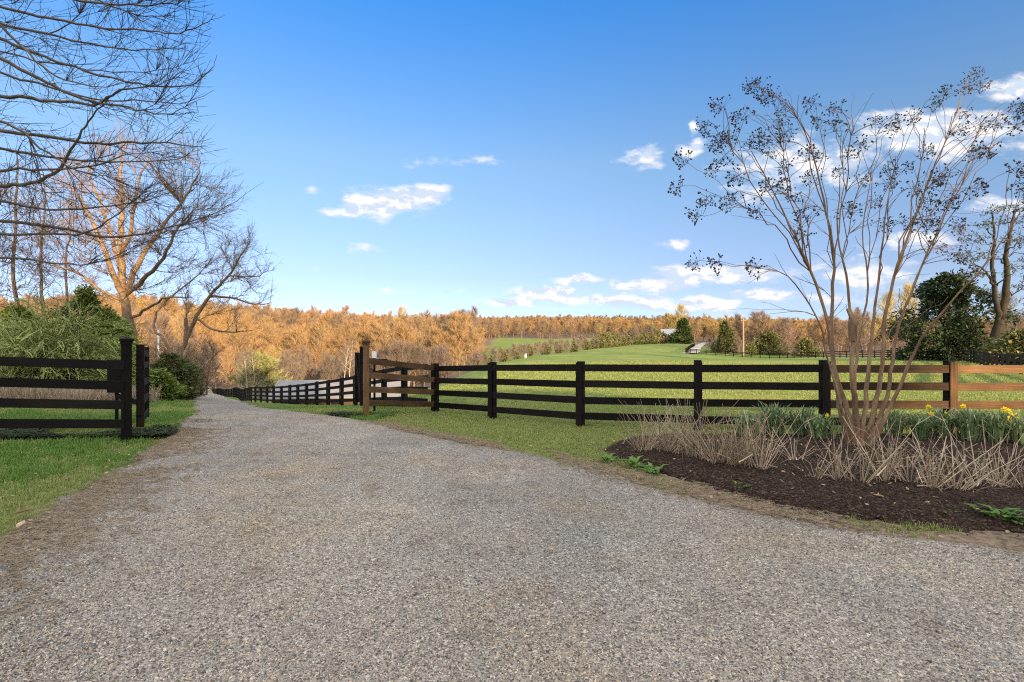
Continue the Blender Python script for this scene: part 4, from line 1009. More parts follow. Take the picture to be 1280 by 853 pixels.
# ------------------------------------------------------------------ shrubs and evergreens on the left
b = P(62, 14.5); t = thing('arching_shrub', 'large pale green shrub with arching shoots behind the lawn fence', 'shrub', b)
rnd.seed(41); m_, m2, m3 = MB(), MB(), MB()
for k in range(430):
    a = rnd.uniform(0, 6.283); L = rnd.uniform(.5, 2.5) * (1.0 if rnd.random() < .75 else .6); h = rnd.uniform(.8, 3.35) * (1 - .08*L)
    st_ = b + Vector((rnd.gauss(0, .35), rnd.gauss(0, .35), 0)); e = st_ + Vector((math.cos(a)*L, math.sin(a)*L*.8, h * rnd.uniform(.35, .95)))
    top_ = st_.lerp(e, .6); top_.z = b.z + h
    g_ = Grower(m_); pts = g_.curve(st_, Vector((0, 0, h*1.9)) + (e - st_)*.3, e, (e - st_)*.7 + Vector((0, 0, -h*.8)), 7, .02)
    (m_).tube(pts, [.011, .010, .009, .008, .006, .005, .004, .003], 3, False)
    for j in range(2, 8):
        for q in range(6):
            p0 = pts[j].lerp(pts[j-1], rnd.random()); d_ = (pts[j] - pts[j-1]).normalized(); dd = (d_ + rv(.5) + Vector((0, 0, .15))).normalized(); sd = dd.cross(rv()).normalized()
            L2 = rnd.uniform(.05, .12); m2.quad(p0, p0 + dd*L2*.5 + sd*L2*.2, p0 + dd*L2, p0 + dd*L2*.5 - sd*L2*.2)
        for _q in range(2):
            p0 = pts[j]; dd = ((pts[j] - pts[j-1]).normalized() + rv(.35)).normalized(); e2 = p0 + dd * rnd.uniform(.25, .6)
            m3.tube([p0, p0.lerp(e2, .5) + rv(.02), e2 + Vector((0, 0, -.05))], [.0085, .008, .005], 3, False)
part('stems', m_, M['bark_twig'], t); part('shoots', m3, M['shrub_pale'], t); part('leaves', m2, M['shrub_pale'], t)

def conifer(name, label, px, d, seed, h, r, n, leaf, matf, **kw):
    tr_, fo_ = evergreen(seed, h, r, n, leaf, **kw); b = P(px, d)
    for m_ in (tr_, fo_): m_.v = [(x + b.x, y + b.y, z + b.z) for x, y, z in m_.v]
    t = thing(name, label, 'evergreen' if 'juniper' not in name else 'juniper', b)
    part('trunk', tr_, M['bark_grey'], t); part('crown', fo_, matf, t); return t
conifer('cedar_tree', 'dense bright green cedar between the pale shrub and the gate post of the lawn fence', 134, 19, 3, 3.0, .95, 7000, .12, M['cedar_light'], bushy=True, irregular=.35)
conifer('cedar_tree', 'dark cedar tip rising above the pale arching shrub', 106, 21.5, 4, 4.3, 1.0, 4200, .12, M['cedar'], bushy=True, irregular=.6)
conifer('cedar_tree', 'green cedar half hidden behind the pale shrub, furthest from the gate post', 20, 19, 5, 3.0, 1.5, 6000, .13, M['cedar_light'], power=.5)
conifer('juniper_bush', 'bushy dark juniper under the leaning bare tree, nearest the drive', 212, 21, 6, 1.75, .95, 4600, .11, M['juniper'], bushy=True, irregular=.4)
conifer('juniper_bush', 'bright green low juniper just past the open gate leaf of the lawn fence', 194, 17.5, 7, 1.0, .7, 3000, .10, M['cedar_light'], bushy=True, irregular=.4)
conifer('juniper_bush', 'small olive juniper further along the drive, behind the dark juniper', 224, 27, 8, 1.7, 1.1, 3400, .13, M['juniper'], bushy=True, irregular=.4)
# tangle of bare brush over the junipers
b = P(222, 23); t = thing('brush_bush', 'tangled leafless brush with pale twigs above the junipers beside the drive', 'bush', b); rnd.seed(51); m_ = MB()
for k in range(150):
    p0 = b + Vector((rnd.gauss(0, .32), rnd.gauss(0, .4), -.1)); a = rnd.uniform(0, 6.283); L = rnd.uniform(.4, 1.5); h = rnd.uniform(1.0, 2.7)
    p1 = p0 + Vector((math.cos(a)*L*.35, math.sin(a)*L*.35, h*.62)); p2 = p0 + Vector((math.cos(a)*L, math.sin(a)*L, h)); p3 = p2 + Vector((math.cos(a)*.35, math.sin(a)*.35, rnd.uniform(-.4, .15)))
    m_.tube([p0, p1 + rv(.06), p2 + rv(.06), p3], [.018, .014, .010, .005], 3, False)
    for q in range(6):
        c0 = p1.lerp(p3, rnd.random()); c1 = c0 + (rv(.8) + Vector((math.cos(a)*.6, math.sin(a)*.6, .2))).normalized()*rnd.uniform(.2, .7); m_.tube([c0, c0.lerp(c1, .5) + rv(.04), c1], [.009, .007, .004], 3, False)
part('twigs', m_, M['bark_tan'], t)
for k, (px, d, h, n, lab) in enumerate([(258, 60, 6.5, 5, 'grey thicket tree left of the pale round willow, by the drive end'), (236, 52, 5.0, 4, 'small grey thicket tree behind the leaning bare tree')]):
    w1, t1 = bare_tree(60 + k, h, 2.6, 16, 12, .8, .03, .09, .1, .1)
    b = P(px, d)
    for m_ in (w1, t1): m_.v = [(x + b.x, y + b.y, z + b.z) for x, y, z in m_.v]
    t = thing('thicket_tree', lab, 'tree', b); part('trunk', w1, M['bark_twig'], t); part('crown', t1, M['twig_grey'], t)

# ------------------------------------------------------------------ forest (far wood) and valley trees
protos = []
BT = []
for k in range(6):
    BT.append(bare_tree(100 + k, rnd.uniform(14, 18), rnd.uniform(3.6, 5.2), 19, 16, 1.9, .055, .22, .04, .2, .9, .55))
    for tm_ in ('twig_orange', 'twig_brown', 'twig_gold'): protos.append(proto(merged(*BT[-1]), [M['bark_tan'], M[tm_]]))
rg = np.random.default_rng(3)
def wedge(n, pxa, pxb, da, db, cond=None):
    a0, a1 = math.atan((pxa - 640) / F), math.atan((pxb - 640) / F)
    a = rg.uniform(a0, a1, n); d = np.sqrt(rg.uniform(da**2, db**2, n))
    return np.stack([d * np.tan(a), d], -1)
sets = [wedge(3300, -350, 620, 185, 560), wedge(5600, 380, 1330, 430, 980), wedge(900, 800, 1500, 178, 430), wedge(220, -300, 260, 120, 185), wedge(260, 560, 800, 560, 700)]
xy = np.concatenate(sets)
px_ = 640 + 640 * xy[:, 0] / xy[:, 1]; d_ = xy[:, 1]
stt = woodmask(xy[:, 0], xy[:, 1])
keep = d_ > stt * 1.03
keep &= ~((px_ > 590) & (px_ < 850) & (d_ < 440) & (d_ > 230) & (px_ < 760))
keep &= ~((px_ > 820) & (px_ < 900) & (d_ < 360))
keep &= ~((px_ > 225) & (px_ < 470) & (d_ < 195))          # the valley clearing: individual trees there
xy = xy[keep]; d_ = d_[keep]; px_ = px_[keep]
z_ = gza(xy[:, 0], xy[:, 1])
scl = rg.uniform(.75, 1.2, len(xy)); scl = scl * np.where((px_ > 860) & (d_ < 430), .68, 1.0)
scl = scl * np.where(d_ > 400, .74, 1.0) * rg.uniform(.8, 1.25, len(xy)) * (1 + .22 * noise2(xy[:, 0], xy[:, 1], .03, 41))
cl_ = noise2(xy[:, 0], xy[:, 1], .022, 42) + rg.normal(0, .16, len(xy)); gold = noise2(xy[:, 0], xy[:, 1], .02, 43) + rg.normal(0, .14, len(xy)) + .25*((px_ > 860) & (px_ < 990) & (d_ < 330))  # more gold by the lane: sunlight put into the twig colour
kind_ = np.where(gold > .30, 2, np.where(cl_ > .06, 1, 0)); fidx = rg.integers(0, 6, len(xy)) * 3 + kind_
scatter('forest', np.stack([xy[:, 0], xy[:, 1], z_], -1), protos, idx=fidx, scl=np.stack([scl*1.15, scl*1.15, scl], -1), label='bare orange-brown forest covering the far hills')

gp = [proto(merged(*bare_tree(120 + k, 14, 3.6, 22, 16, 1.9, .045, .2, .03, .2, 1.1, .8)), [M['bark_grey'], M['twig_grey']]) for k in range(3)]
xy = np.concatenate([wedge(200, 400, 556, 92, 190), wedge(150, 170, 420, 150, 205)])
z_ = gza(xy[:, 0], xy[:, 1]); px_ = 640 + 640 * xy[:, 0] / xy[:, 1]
scatter('valley_wood', np.stack([xy[:, 0], xy[:, 1], z_], -1), gp, scl=rg.uniform(.40, .68, len(xy)), label='bare wood along the valley bottom, its grey standing in for shade')
# individual valley trees
def place_tree(name, label, wood_m, twig_m, BTk, px, d, s, group=None, sx=1.0, rz=0):
    b = P(px, d); a, t_ = BTk
    cr, sr = math.cos(rz), math.sin(rz)
    t = thing(name, label, 'tree', b, group)
    for nm, src, mt in (('trunk', a, wood_m), ('crown', t_, twig_m)):
        o = bpy.data.objects.new(nm, tree_mesh(nm, src, mt)); C.objects.link(o); o.parent = t
    t.scale = (s * sx, s * sx, s); t.rotation_euler = (0, 0, rz)
    return t
_tm = {}
def tree_mesh(nm, src, mt):
    key = (id(src), mt.name)
    if key not in _tm: _tm[key] = mesh_of(nm, src, mt)
    return _tm[key]
WI = bare_tree(140, 6.6, 3.3, 34, 30, .8, .06, .10, .05, .12, .5); BI = bare_tree(141, 15, 2.4, 15, 7, 1.0, .035, .16, .03, .5)
GT = [bare_tree(150 + k, 12, 3.4, 22, 16, 1.5, .034, .15, .04, .2, 1.0, .6) for k in range(3)]
place_tree('willow_tree', 'pale green rounded willow in the valley beyond the drive fence', M['bark_white'], M['twig_pale_green'], WI, 322, 96, 1.12, sx=1.35)
for k, (px, d, s, lab) in enumerate([(309, 92, .62, 'slim white-barked tree in front of the pale round willow, left one'), (318, 93, .62, 'slim white-barked tree in front of the pale round willow, right one'), (302, 94, .5, 'short white-barked sapling at the left side of the pale willow'),
     (430, 96, .78, 'white-barked tree right above the tin barn roof, with two pale stems'), (437, 98, .85, 'tall white-barked tree just left of the gate post, beyond the barn')]):
    place_tree('birch_tree', lab, M['bark_white'], M['twig_grey'], BI, px, d, s, rz=k)
VT = [(282, 110, .8, 'grey bare tree left of the pale round willow'), (352, 104, .7, 'grey bare tree right of the pale round willow'), (368, 112, .85, 'grey bare tree left of the tin barn roof'), (384, 118, .9, 'dark grey bare tree behind the left end of the tin barn'),
      (402, 120, 1.0, 'dark bare tree behind the middle of the tin barn'), (418, 112, .85, 'brownish bare tree behind the right half of the tin barn'), (456, 118, .8, 'bare tree directly behind the right gate post'), (478, 100, .75, 'grey bare tree above the brown wing fence'),
      (497, 108, .8, 'broad grey bare tree above the brown wing fence, its middle one'), (518, 96, .65, 'grey bare tree right of centre above the wing fence'), (541, 104, .65, 'grey bare tree above the black corner post'), (560, 118, .62, 'grey bare tree right of the black corner post'),
      (575, 130, .6, 'reddish bare tree at the left end of the field hedge'), (270, 128, .9, 'bare tree where the drive disappears into the valley'), (250, 125, 1.0, 'bare tree left of where the drive disappears'), (232, 118, 1.0, 'bare tree behind the leaning tree, above the drive end'),
      (340, 132, 1.0, 'bare tree behind the pale round willow'), (300, 140, 1.0, 'tall bare tree behind the white-barked trees')]
for k, (px, d, s, lab) in enumerate(VT):
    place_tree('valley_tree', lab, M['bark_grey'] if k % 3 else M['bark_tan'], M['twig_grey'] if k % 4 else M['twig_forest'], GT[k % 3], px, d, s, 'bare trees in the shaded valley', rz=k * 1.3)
place_tree('valley_tree', 'tall yellowish budding tree standing above the forest line left of centre', M['bark_tan'], M['twig_yellow'], GT[1], 500, 330, 2.3, rz=.4)
# far hedgerow along the field edge
hedge = []
for k in range(70):
    f = k / 69; px = 588 + 238 * f; d = float(np.interp(px, [588, 655, 704, 770, 840], [76, 98, 133, 225, 325])) * (1.02)
    hedge.append((px + rnd.uniform(-2, 2), d + 2, f))
HB = [bare_tree(170 + k, 5, 2.4, 16, 10, .8, .05, .07, .1, .05) for k in range(3)]
EV = [evergreen(180 + k, 4, 1.6, 420, .5, bushy=True, irregular=.4) for k in range(2)]
for k, (px, d, f) in enumerate(hedge):
    ev = (k % 5 == 2) or f > .6 and k % 2
    s = rnd.uniform(.6, 1.15) * float(np.interp(d, [70, 105, 140, 225, 325], [.52, .52, .7, 1.5, 2.1]))
    hlab = 'bushy dark evergreen in the hedgerow along the far edge of the field' if ev else 'low bare bush in the hedgerow along the far edge of the field'
    place_tree('hedge_bush', hlab, M['bark_grey'], M['juniper'] if ev else (M['twig_grey']), EV[k % 2] if ev else HB[k % 3], px, d, s, 'dark evergreens in the field hedgerow' if ev else 'bare bushes in the field hedgerow', rz=k)

# right-hand and far trees
def conifer2(name, label, cat, px, d, seed, h, r, n, leaf, matf, **kw):
    t = conifer(name, label, px, d, seed, h, r, n, leaf, matf, **kw); t['category'] = cat; return t
conifer2('holly_tree', 'big dark rounded evergreen behind the field fence, beside the twin-trunked pine', 'evergreen', 1186, 66, 21, 10.8, 5.6, 8500, .36, M['evergreen'], power=.5, base=.03, irregular=.8, trunk_r=.25)
conifer2('cedar_tree', 'narrow dark cedar standing at the far lane by the red house', 'evergreen', 854, 300, 22, 14.5, 4.0, 1500, 1.0, M['cedar'], power=.4, irregular=.6)
conifer2('cedar_tree', 'rounded dark evergreen beside the far white barn roof', 'evergreen', 843, 318, 23, 6, 3.6, 800, 1.0, M['cedar'], bushy=True, irregular=.6)
conifer2('cedar_tree', 'dark pointed cedar between the far lane and the utility pole', 'evergreen', 906, 172, 24, 10.5, 2.9, 1500, .6, M['juniper'], power=.6, irregular=.6)
conifer2('cedar_tree', 'broad dark cedar right of the utility pole', 'evergreen', 961, 165, 25, 7.2, 4.8, 2000, .6, M['juniper'], power=.45, irregular=.6)
conifer2('cedar_tree', 'low olive cedar far behind the crape myrtle stems', 'evergreen', 1008, 150, 26, 5, 2.8, 900, .55, M['juniper'], power=.5, irregular=.6)
conifer2('juniper_bush', 'round olive bush behind the field fence, below the twin-trunked pine', 'bush', 1276, 52, 27, 3.2, 2.3, 1800, .4, M['juniper'], bushy=True)
for k, (px, d, s, lab) in enumerate([(885, 195, .55, 'low bush by the far lane, right of its bend'), (895, 178, .6, 'dark low bush beside the pointed cedar by the far fence'), (922, 168, .6, 'low bush at the foot of the utility pole'), (938, 160, .6, 'low bush just right of the utility pole'), (985, 158, .6, 'low bush right of the broad far cedar')]):
    place_tree('field_bush', lab, M['bark_grey'], M['juniper'] if k % 2 else M['twig_grey'], EV[k % 2] if k % 2 else HB[k % 3], px, d, s * 1.6, 'low bushes behind the far field fence', rz=k)
for k, (px, d, s, lab, tm_) in enumerate([(1105, 100, 1.25, 'budding yellow-green tree seen through the crape myrtle stems, left', 'twig_yellow'), (1135, 92, 1.3, 'budding yellow-green tree beside the big dark evergreen', 'twig_yellow'), (1080, 120, 1.1, 'bare grey tree seen through the crape myrtle crown', 'twig_grey'), (1262, 90, 1.15, 'bare tree behind the twin-trunk tree', 'twig_grey')]):
    place_tree('field_tree', lab, M['bark_grey'], M[tm_], GT[k % 3], px, d, s * .82, rz=k)
# twin-trunk pine
rnd.seed(77)
b = P(1244, 60); t = thing('twin_trunk_pine', 'tall twin-trunked pine with ivy-covered base behind the field fence', 'tree', b)
m_ = MB(); g_ = Grower(m_, 9)
def qq(*a): return [Q(*x) for x in a]
p_ = qq((1243, 440, 60), (1246, 420, 60), (1250, 400, 60)); p_[0].z = b.z - .3; g_.path(p_, .85, .46, rough=.08)
def smooth(pts, n=4, j=.06):
    out = []
    for k in range(len(pts)-1):
        a0 = pts[max(k-1, 0)]; n0 = pts[min(k+2, len(pts)-1)]; out += g_.curve(pts[k], (pts[k+1]-a0)*.5, pts[k+1], (n0-pts[k])*.5, n, j)[:-1]
    return out + [pts[-1]]
g_.path(smooth(qq((1251, 402, 60), (1257, 375, 60), (1259, 345, 60), (1258, 315, 60), (1264, 285, 60), (1268, 262, 60))), .44, .09, rough=.05)
g_.path(smooth(qq((1249, 402, 60), (1246, 380, 60), (1242, 350, 60), (1241, 320, 60), (1243, 290, 60), (1240, 268, 60))), .33, .07, rough=.05)
g_.path(smooth(qq((1243, 360, 60), (1236, 345, 60), (1228, 335, 60), (1218, 330, 60))), .17, .04)
part('trunk', m_, M['bark_ivy'], t, True)
m2 = MB(); m3 = MB()
ptips = [(1240, 265, 60), (1232, 280, 59), (1222, 300, 61), (1252, 278, 62), (1270, 258, 59), (1284, 262, 60), (1290, 285, 61), (1278, 300, 58), (1285, 325, 62), (1292, 345, 60), (1215, 322, 59), (1205, 345, 61), (1222, 345, 58), (1270, 335, 58), (1280, 360, 61), (1296, 375, 60), (1228, 365, 61), (1262, 300, 63), (1300, 310, 60), (1235, 320, 63), (1212, 300, 60), (1200, 318, 60), (1276, 275, 62), (1275, 395, 59)]
for q in sorted([Q(*x) for x in ptips], key=lambda p: p.z):
    g_.attach(q, None, .02, .03, .6, .05, mb=m2, jit=.12)
    for k in range(34):
        c = q + Vector((rnd.gauss(0, .75), rnd.gauss(0, .75), rnd.gauss(.1, .26)))
        for s_ in range(4):
            d2 = (rv(1) + Vector((0, 0, .3))).normalized(); sd = d2.cross(rv()).normalized(); L = rnd.uniform(.2, .42); m3.quad(c, c + d2*L*.5 + sd*.05, c + d2*L, c + d2*L*.5 - sd*.05)
part('branches', m2, M['bark_ivy'], t, True); part('needles', m3, M['pine'], t)

# ------------------------------------------------------------------ buildings and poles
def shed(name, label, cat, px, d, L, Wd, eave, ridge, yaw, wallm, roofm, zb=None, overhang=.5):
    b = P(px, d); 
    if zb is not None: b.z = zb
    t = thing(name, label, cat, b)
    ca, sa = math.cos(yaw), math.sin(yaw)
    def w_(x, y, z): return (b.x + x*ca - y*sa, b.y + x*sa + y*ca, b.z + z)
    m_ = MB(); a, c = L/2, Wd/2
    for (p, q) in (((-a, -c), (a, -c)), ((a, c), (-a, c))): m_.quad(w_(*p, -1), w_(*q, -1), w_(*q, eave), w_(*p, eave))
    for s_ in (-a, a):
        n = len(m_.v); m_.v += [w_(s_, -c, -1), w_(s_, c, -1), w_(s_, c, eave), w_(s_, 0, ridge), w_(s_, -c, eave)]; m_.face((n, n+1, n+2, n+3, n+4))
    wl_ = part('wall', m_, wallm, t)
    r_ = MB(); e = overhang; th = .10; sl = (ridge - eave) / c
    for s_ in (-1, 1):
        lo = (c + e) * s_; zl = eave - e * sl
        P8 = [w_(-a-e, lo, zl + .12), w_(a+e, lo, zl + .12), w_(a+e, 0, ridge + .12), w_(-a-e, 0, ridge + .12)]
        uv_ = [(0, 0), (L + 2*e, 0), (L + 2*e, c + e), (0, c + e)]
        r_.quad(*P8, uvs=uv_); low = [(x, y, z - th) for x, y, z in P8]; r_.quad(*reversed(low))
        for k in range(4): r_.quad(P8[k], low[k], low[(k+1) % 4], P8[(k+1) % 4])
    part('roof', r_, roofm, t)
    return t, w_
t, w_ = shed('barn', 'low barn with weathered tin roof in the valley behind the drive fence', 'barn', 432, 62, 14.5, 8, 2.4, 3.9, R(8), M['wood_brown'], M['tin_roof'], zb=-7.0)
for k in range(3):
    m_ = MB(); x = -5.5 + k*5; m_.beam(w_(x, -4.03, .2), w_(x, -4.03, 2.1), 1.6, .05, up=(0, 1, 0)); part('door', m_, M['wood_dark'], t)
t, w_ = shed('house', 'distant house with white metal roof and red brick end beyond the field', 'house', 836, 345, 9.5, 8, 5.0, 8.8, R(-28), M['brick'], M['blue_roof'])
for k in range(3):
    m_ = MB(); x = -3.0 + k*3.0; m_.beam(w_(x, -4.55, 1.3), w_(x, -4.55, 2.9), 1.1, .08, up=(0, 1, 0)); part('window', m_, M['glass_dark'], t)
m_ = MB(); m_.beam(w_(7.0, 1.4, 0), w_(4.4, 1.4, 10), 1.4, 1.1); part('chimney', m_, M['brick'], t)
def upole(label, px, d, h, rad=.16):
    b = P(px, d); t = thing('utility_pole', label, 'utility pole', b, 'wooden utility poles beyond the field')
    m_ = MB(); m_.tube([b + Vector((0, 0, -.4)), b + Vector((.05, 0, h*.5)), b + Vector((0, 0, h))], [rad*1.25, rad*1.05, rad*.8], 10); part('pole', m_, M['pole_wood'], t, True)
    m_ = MB(); m_.beam(b + Vector((-.75, -.16, h - .5)), b + Vector((.75, -.16, h - .5)), .11, .13); part('crossarm', m_, M['pole_wood'], t)
    for x in (-.65, 0, .65):
        m_ = MB(); m_.lathe(b + Vector((x, -.16, h - .43)), [(.02, 0), (.06, .03), (.06, .08), (.035, .11), (.05, .14), (.01, .17)], 8); part('insulator', m_, M['glass_insul'], t)
upole('wooden utility pole at the far edge of the field, the nearer and taller looking one', 929, 140, 10.3, .2)
upole('small distant utility pole beside the far red brick house', 850, 300, 10.5, .3)
b = P(657, 97); t = thing('stone_marker', 'small pale marker post at the far edge of the field in front of the hedgerow', 'marker', b)
m_ = MB(); m_.beam(b + Vector((0, 0, -.2)), b + Vector((0, 0, .75)), .34, .25, up=(0, 1, 0), ch=.05); part('marker_post', m_, M['white_paint'], t)
b = P(198, 42); t = thing('marker_post', 'thin white pole among brush left of the leaning bare tree', 'post', b)
m_ = MB(); m_.tube([b + Vector((0, 0, -.2)), Q(198, 412, 42)], [.07, .06], 7); part('pole', m_, M['white_paint'], t)

# ------------------------------------------------------------------ the bed: daffodils, dry stems, weeds
rnd.seed(91)
def daff_leaves(n, h, r):
    m_ = MB()
    for k in range(n):
        a = rnd.uniform(0, 6.283); q = abs(rnd.gauss(0, .5)) * r * .5; p0 = Vector((math.cos(a)*q, math.sin(a)*q, -.02)); ln = rnd.uniform(.05, .55) * h
        hh = h * rnd.uniform(.6, 1.1); a2 = a + rnd.gauss(0, .5); o_ = Vector((math.cos(a2), math.sin(a2), 0)); sd = Vector((-math.sin(a2), math.cos(a2), 0)).lerp(o_, rnd.uniform(-.4, .4)) * .0085
        c1 = p0 + o_*ln*.25 + Vector((0, 0, hh*.5)); c2 = p0 + o_*ln*.65 + Vector((0, 0, hh*.85)); c3 = p0 + o_*ln*1.1 + Vector((0, 0, hh*(.95 if rnd.random() < .6 else .72)))
        for u0_, u1_, k0, k1 in ((p0, c1, 1, 1), (c1, c2, 1, .85), (c2, c3, .85, .1)): m_.quad(u0_ - sd*k0, u0_ + sd*k0, u1_ + sd*k1, u1_ - sd*k1)
    return m_
def daff_flower(p, yaw):
    m_ = MB(); d = Vector((math.cos(yaw), math.sin(yaw), -.15)).normalized(); s1_ = d.orthogonal().normalized(); s2_ = d.cross(s1_)
    for k in range(6):
        a = k * math.pi / 3; r_ = s1_*math.cos(a) + s2_*math.sin(a); q_ = s1_*math.cos(a+1.57) + s2_*math.sin(a+1.57)
        m_.quad(p, p + r_*.026 + q_*.016 + d*.004, p + r_*.048, p + r_*.026 - q_*.016 + d*.004)
    n = len(m_.v)
    for (rad, dd) in ((.012, 0), (.015, .02), (.019, .034)):
        for k in range(8): m_.v.append(tuple(p + d*dd + (s1_*math.cos(k*.785) + s2_*math.sin(k*.785))*rad))
    for i in range(2):
        for k in range(8): m_.face((n+i*8+k, n+i*8+(k+1) % 8, n+(i+1)*8+(k+1) % 8, n+(i+1)*8+k))
    return m_
LM = [mesh_of('leaves', daff_leaves(150, .42, .30), M['daff_leaf']) for _ in range(3)]
dc = [(935, 8.75, 1.0, [], 'leafy daffodil clump without flowers, leftmost, behind the dry grass'), (968, 8.85, 1.2, [], 'leafy daffodil clump behind the dry stems, second from the left'), (1003, 8.7, 1.1, [], 'leafy daffodil clump left of the crape myrtle, third from the left'), (1024, 8.35, .95, [(.05, -.12, .38)], 'daffodil clump with one yellow flower left of the crape myrtle'),
      (1118, 8.6, 1.0, [], 'leafy daffodil clump just right of the crape myrtle stems'), (1150, 8.3, .95, [(.1, -.1, .42)], 'daffodil clump with one yellow flower left of the brown fence post'), (1178, 8.45, 1.1, [(-.15, .1, .47), (-.05, -.1, .4)], 'daffodil clump at the foot of the brown sunlit fence post'), (1212, 8.2, 1.15, [(.0, .12, .5)], 'wide daffodil clump right of the brown sunlit fence post'),
      (1244, 8.0, 1.1, [(.06, -.08, .5), (.16, -.05, .47), (.1, -.16, .42), (.2, .02, .35)], 'daffodil clump with a bunch of yellow flowers near the right edge'), (1276, 7.9, 1.0, [(-.1, -.2, .3)], 'daffodil clump with one low yellow flower at the right edge'), (1064, 8.75, .9, [], 'leafy daffodil clump directly behind the crape myrtle base')]
for k, (px, d, s, fl, lab) in enumerate(dc):
    x = (px - 640) / F * d; z = bed_z(x, d); t = thing('daffodil_clump', lab, 'daffodils', (x, d, z), 'daffodil clumps along the fence')
    o = bpy.data.objects.new('leaves', LM[k % 3]); C.objects.link(o); o.parent = t; o.rotation_euler = (0, 0, k*1.1); o.scale = (s*1.15, s*1.15, s*1.08)
    for (fx, fy, fz) in fl:
        p0 = Vector((x + fx*.5, d + fy*.5, z)); p1 = Vector((x + fx, d + fy, z + fz*1.02)); m_ = MB(); m_.tube([p0, p0.lerp(p1, .6) + Vector((0, 0, .04)), p1], [.004, .004, .003], 4, False); stp = part('flower_stem', m_, M['weed'], t)
        part('flower', daff_flower(p1, rnd.uniform(-2.3, -.8)), M['yellow'], t)
def dry_clump(n, h, r, lean):
    m_ = MB()
    for k in range(n):
        a = rnd.uniform(0, 6.283); q = abs(rnd.gauss(0, .5)) * r; p0 = Vector((math.cos(a)*q, math.sin(a)*q, -.03)); hh = h * rnd.uniform(.45, 1.1); ln = rnd.uniform(.05, lean) * hh
        a2 = a + rnd.gauss(0, .6); p1 = p0 + Vector((math.cos(a2)*ln, math.sin(a2)*ln, hh)); md_ = p0.lerp(p1, rnd.uniform(.4, .7)) + rv(.028)
        if rnd.random() < .16: p1 = md_ + Vector((math.cos(a2+1)*.16, math.sin(a2+1)*.16, rnd.uniform(-.14, .06)))
        _k = rnd.uniform(.6, 1.35); m_.tube([p0, md_, p1], [.0042*_k, .0036*_k, .0022*_k], 3, False)
        if rnd.random() < .22:
            c0 = p0.lerp(p1, rnd.uniform(.4, .9)); c1 = c0 + Vector((math.cos(a2+rnd.gauss(0, .8))*.1, math.sin(a2)*.1, rnd.uniform(.04, .16))); m_.tube([c0, c1], [.0026, .0016], 3, False)
        if rnd.random() < .3:
            c0 = p0.lerp(p1, rnd.uniform(.1, .8)); sd = rv(1).normalized()*.008; e = c0 + rv(.05) + Vector((0, 0, -.05)); m_.quad(c0 - sd*.4, c0 + sd*.4, e + sd, e - sd)
    return m_
DM = [mesh_of('stems', dry_clump(70, .80, .17, .85), M['dry_stem']), mesh_of('stems', dry_clump(56, .74, .15, .75), M['dry_stem']), mesh_of('stems', dry_clump(26, .58, .09, .95), M['dry_stem']), mesh_of('stems', dry_clump(13, .54, .07, 1.3), M['dry_stem'])]
dd = [(806, 7.45, 0, .85, 'tall tan dry grass clump at the left tip of the mulch bed'), (836, 7.25, 0, .95, 'tall tan dry grass clump left of the third black fence post'), (868, 6.95, 1, 1.05, 'tall tan dry grass clump in front of the fence post behind the bed'), (896, 6.65, 0, .95, 'dense tan dry grass clump in the middle of the tall row'), (925, 6.4, 1, .92, 'tan dry stems in front of the leftmost daffodil leaves'), (950, 6.25, 2, 1.05, 'short tan dry stems at the right end of the tall row'),
      (992, 6.7, 3, 1.0, 'sparse dry stems between the tall row and the crape myrtle'), (1048, 5.85, 2, .95, 'dry stem clump left in front of the crape myrtle base'), (1078, 5.7, 3, 1.25, 'leaning dry stems in front of the crape myrtle base'), (1106, 5.75, 2, 1.05, 'dry stem clump right in front of the crape myrtle base'), (1138, 5.65, 2, 1.0, 'dry stem clump left of the brown fence post'), (1166, 5.5, 2, 1.1, 'dry stem clump below the brown fence post'),
      (1194, 5.45, 2, 1.1, 'tall dry stem clump right of the brown fence post'), (1222, 5.5, 3, 1.2, 'sparse leaning dry stems near the right edge, left ones'), (1250, 5.55, 2, .95, 'dry stem clump near the right edge below the yellow flowers'), (1280, 5.45, 3, 1.1, 'sparse dry stems cut by the right edge'), (1020, 5.9, 3, .9, 'few thin dry stems on bare mulch left of the crape myrtle'), (1125, 6.3, 3, 1.0, 'thin dry stems close behind the clumps right of the crape myrtle'), (1208, 6.1, 3, 1.1, 'thin dry stems just in front of the daffodils at right'), (960, 6.9, 3, 1.1, 'thin dry stems just in front of the daffodils at left')]
for k, (px, d, mi, s, lab) in enumerate(dd):
    x = (px - 640) / F * d; o = bpy.data.objects.new('dry_plant', DM[mi]); C.objects.link(o); o.location = (x, d, bed_z(x, d)); o.rotation_euler = (0, 0, k*1.7); o.scale = (s*rnd.uniform(.9, 1.3), s*rnd.uniform(.9, 1.3), s*rnd.uniform(.75, 1.15))
    tag(o, lab, 'dry plant', 'dry plant clumps in the mulch bed')
def weed_mesh(n, L):
    m_ = MB()
    for k in range(n):
        a = rnd.uniform(0, 6.283); l = L*rnd.uniform(.6, 1.2); o_ = Vector((math.cos(a), math.sin(a), 0)); sd = Vector((-math.sin(a), math.cos(a), 0))*l*.16; up = rnd.uniform(.25, .9)
        p0 = Vector((rnd.gauss(0, .03), rnd.gauss(0, .03), 0)); p1 = p0 + o_*l*.5 + Vector((0, 0, l*up*.7)); p2 = p0 + o_*l + Vector((0, 0, l*up*.75))
        m_.quad(p0 - sd*.2, p0 + sd*.2, p1 + sd, p1 - sd); m_.quad(p1 - sd, p1 + sd, p2 + sd*.15, p2 - sd*.15)
    return m_
WM_ = [mesh_of('weed', weed_mesh(26, .14), M['weed']) for _ in range(2)]
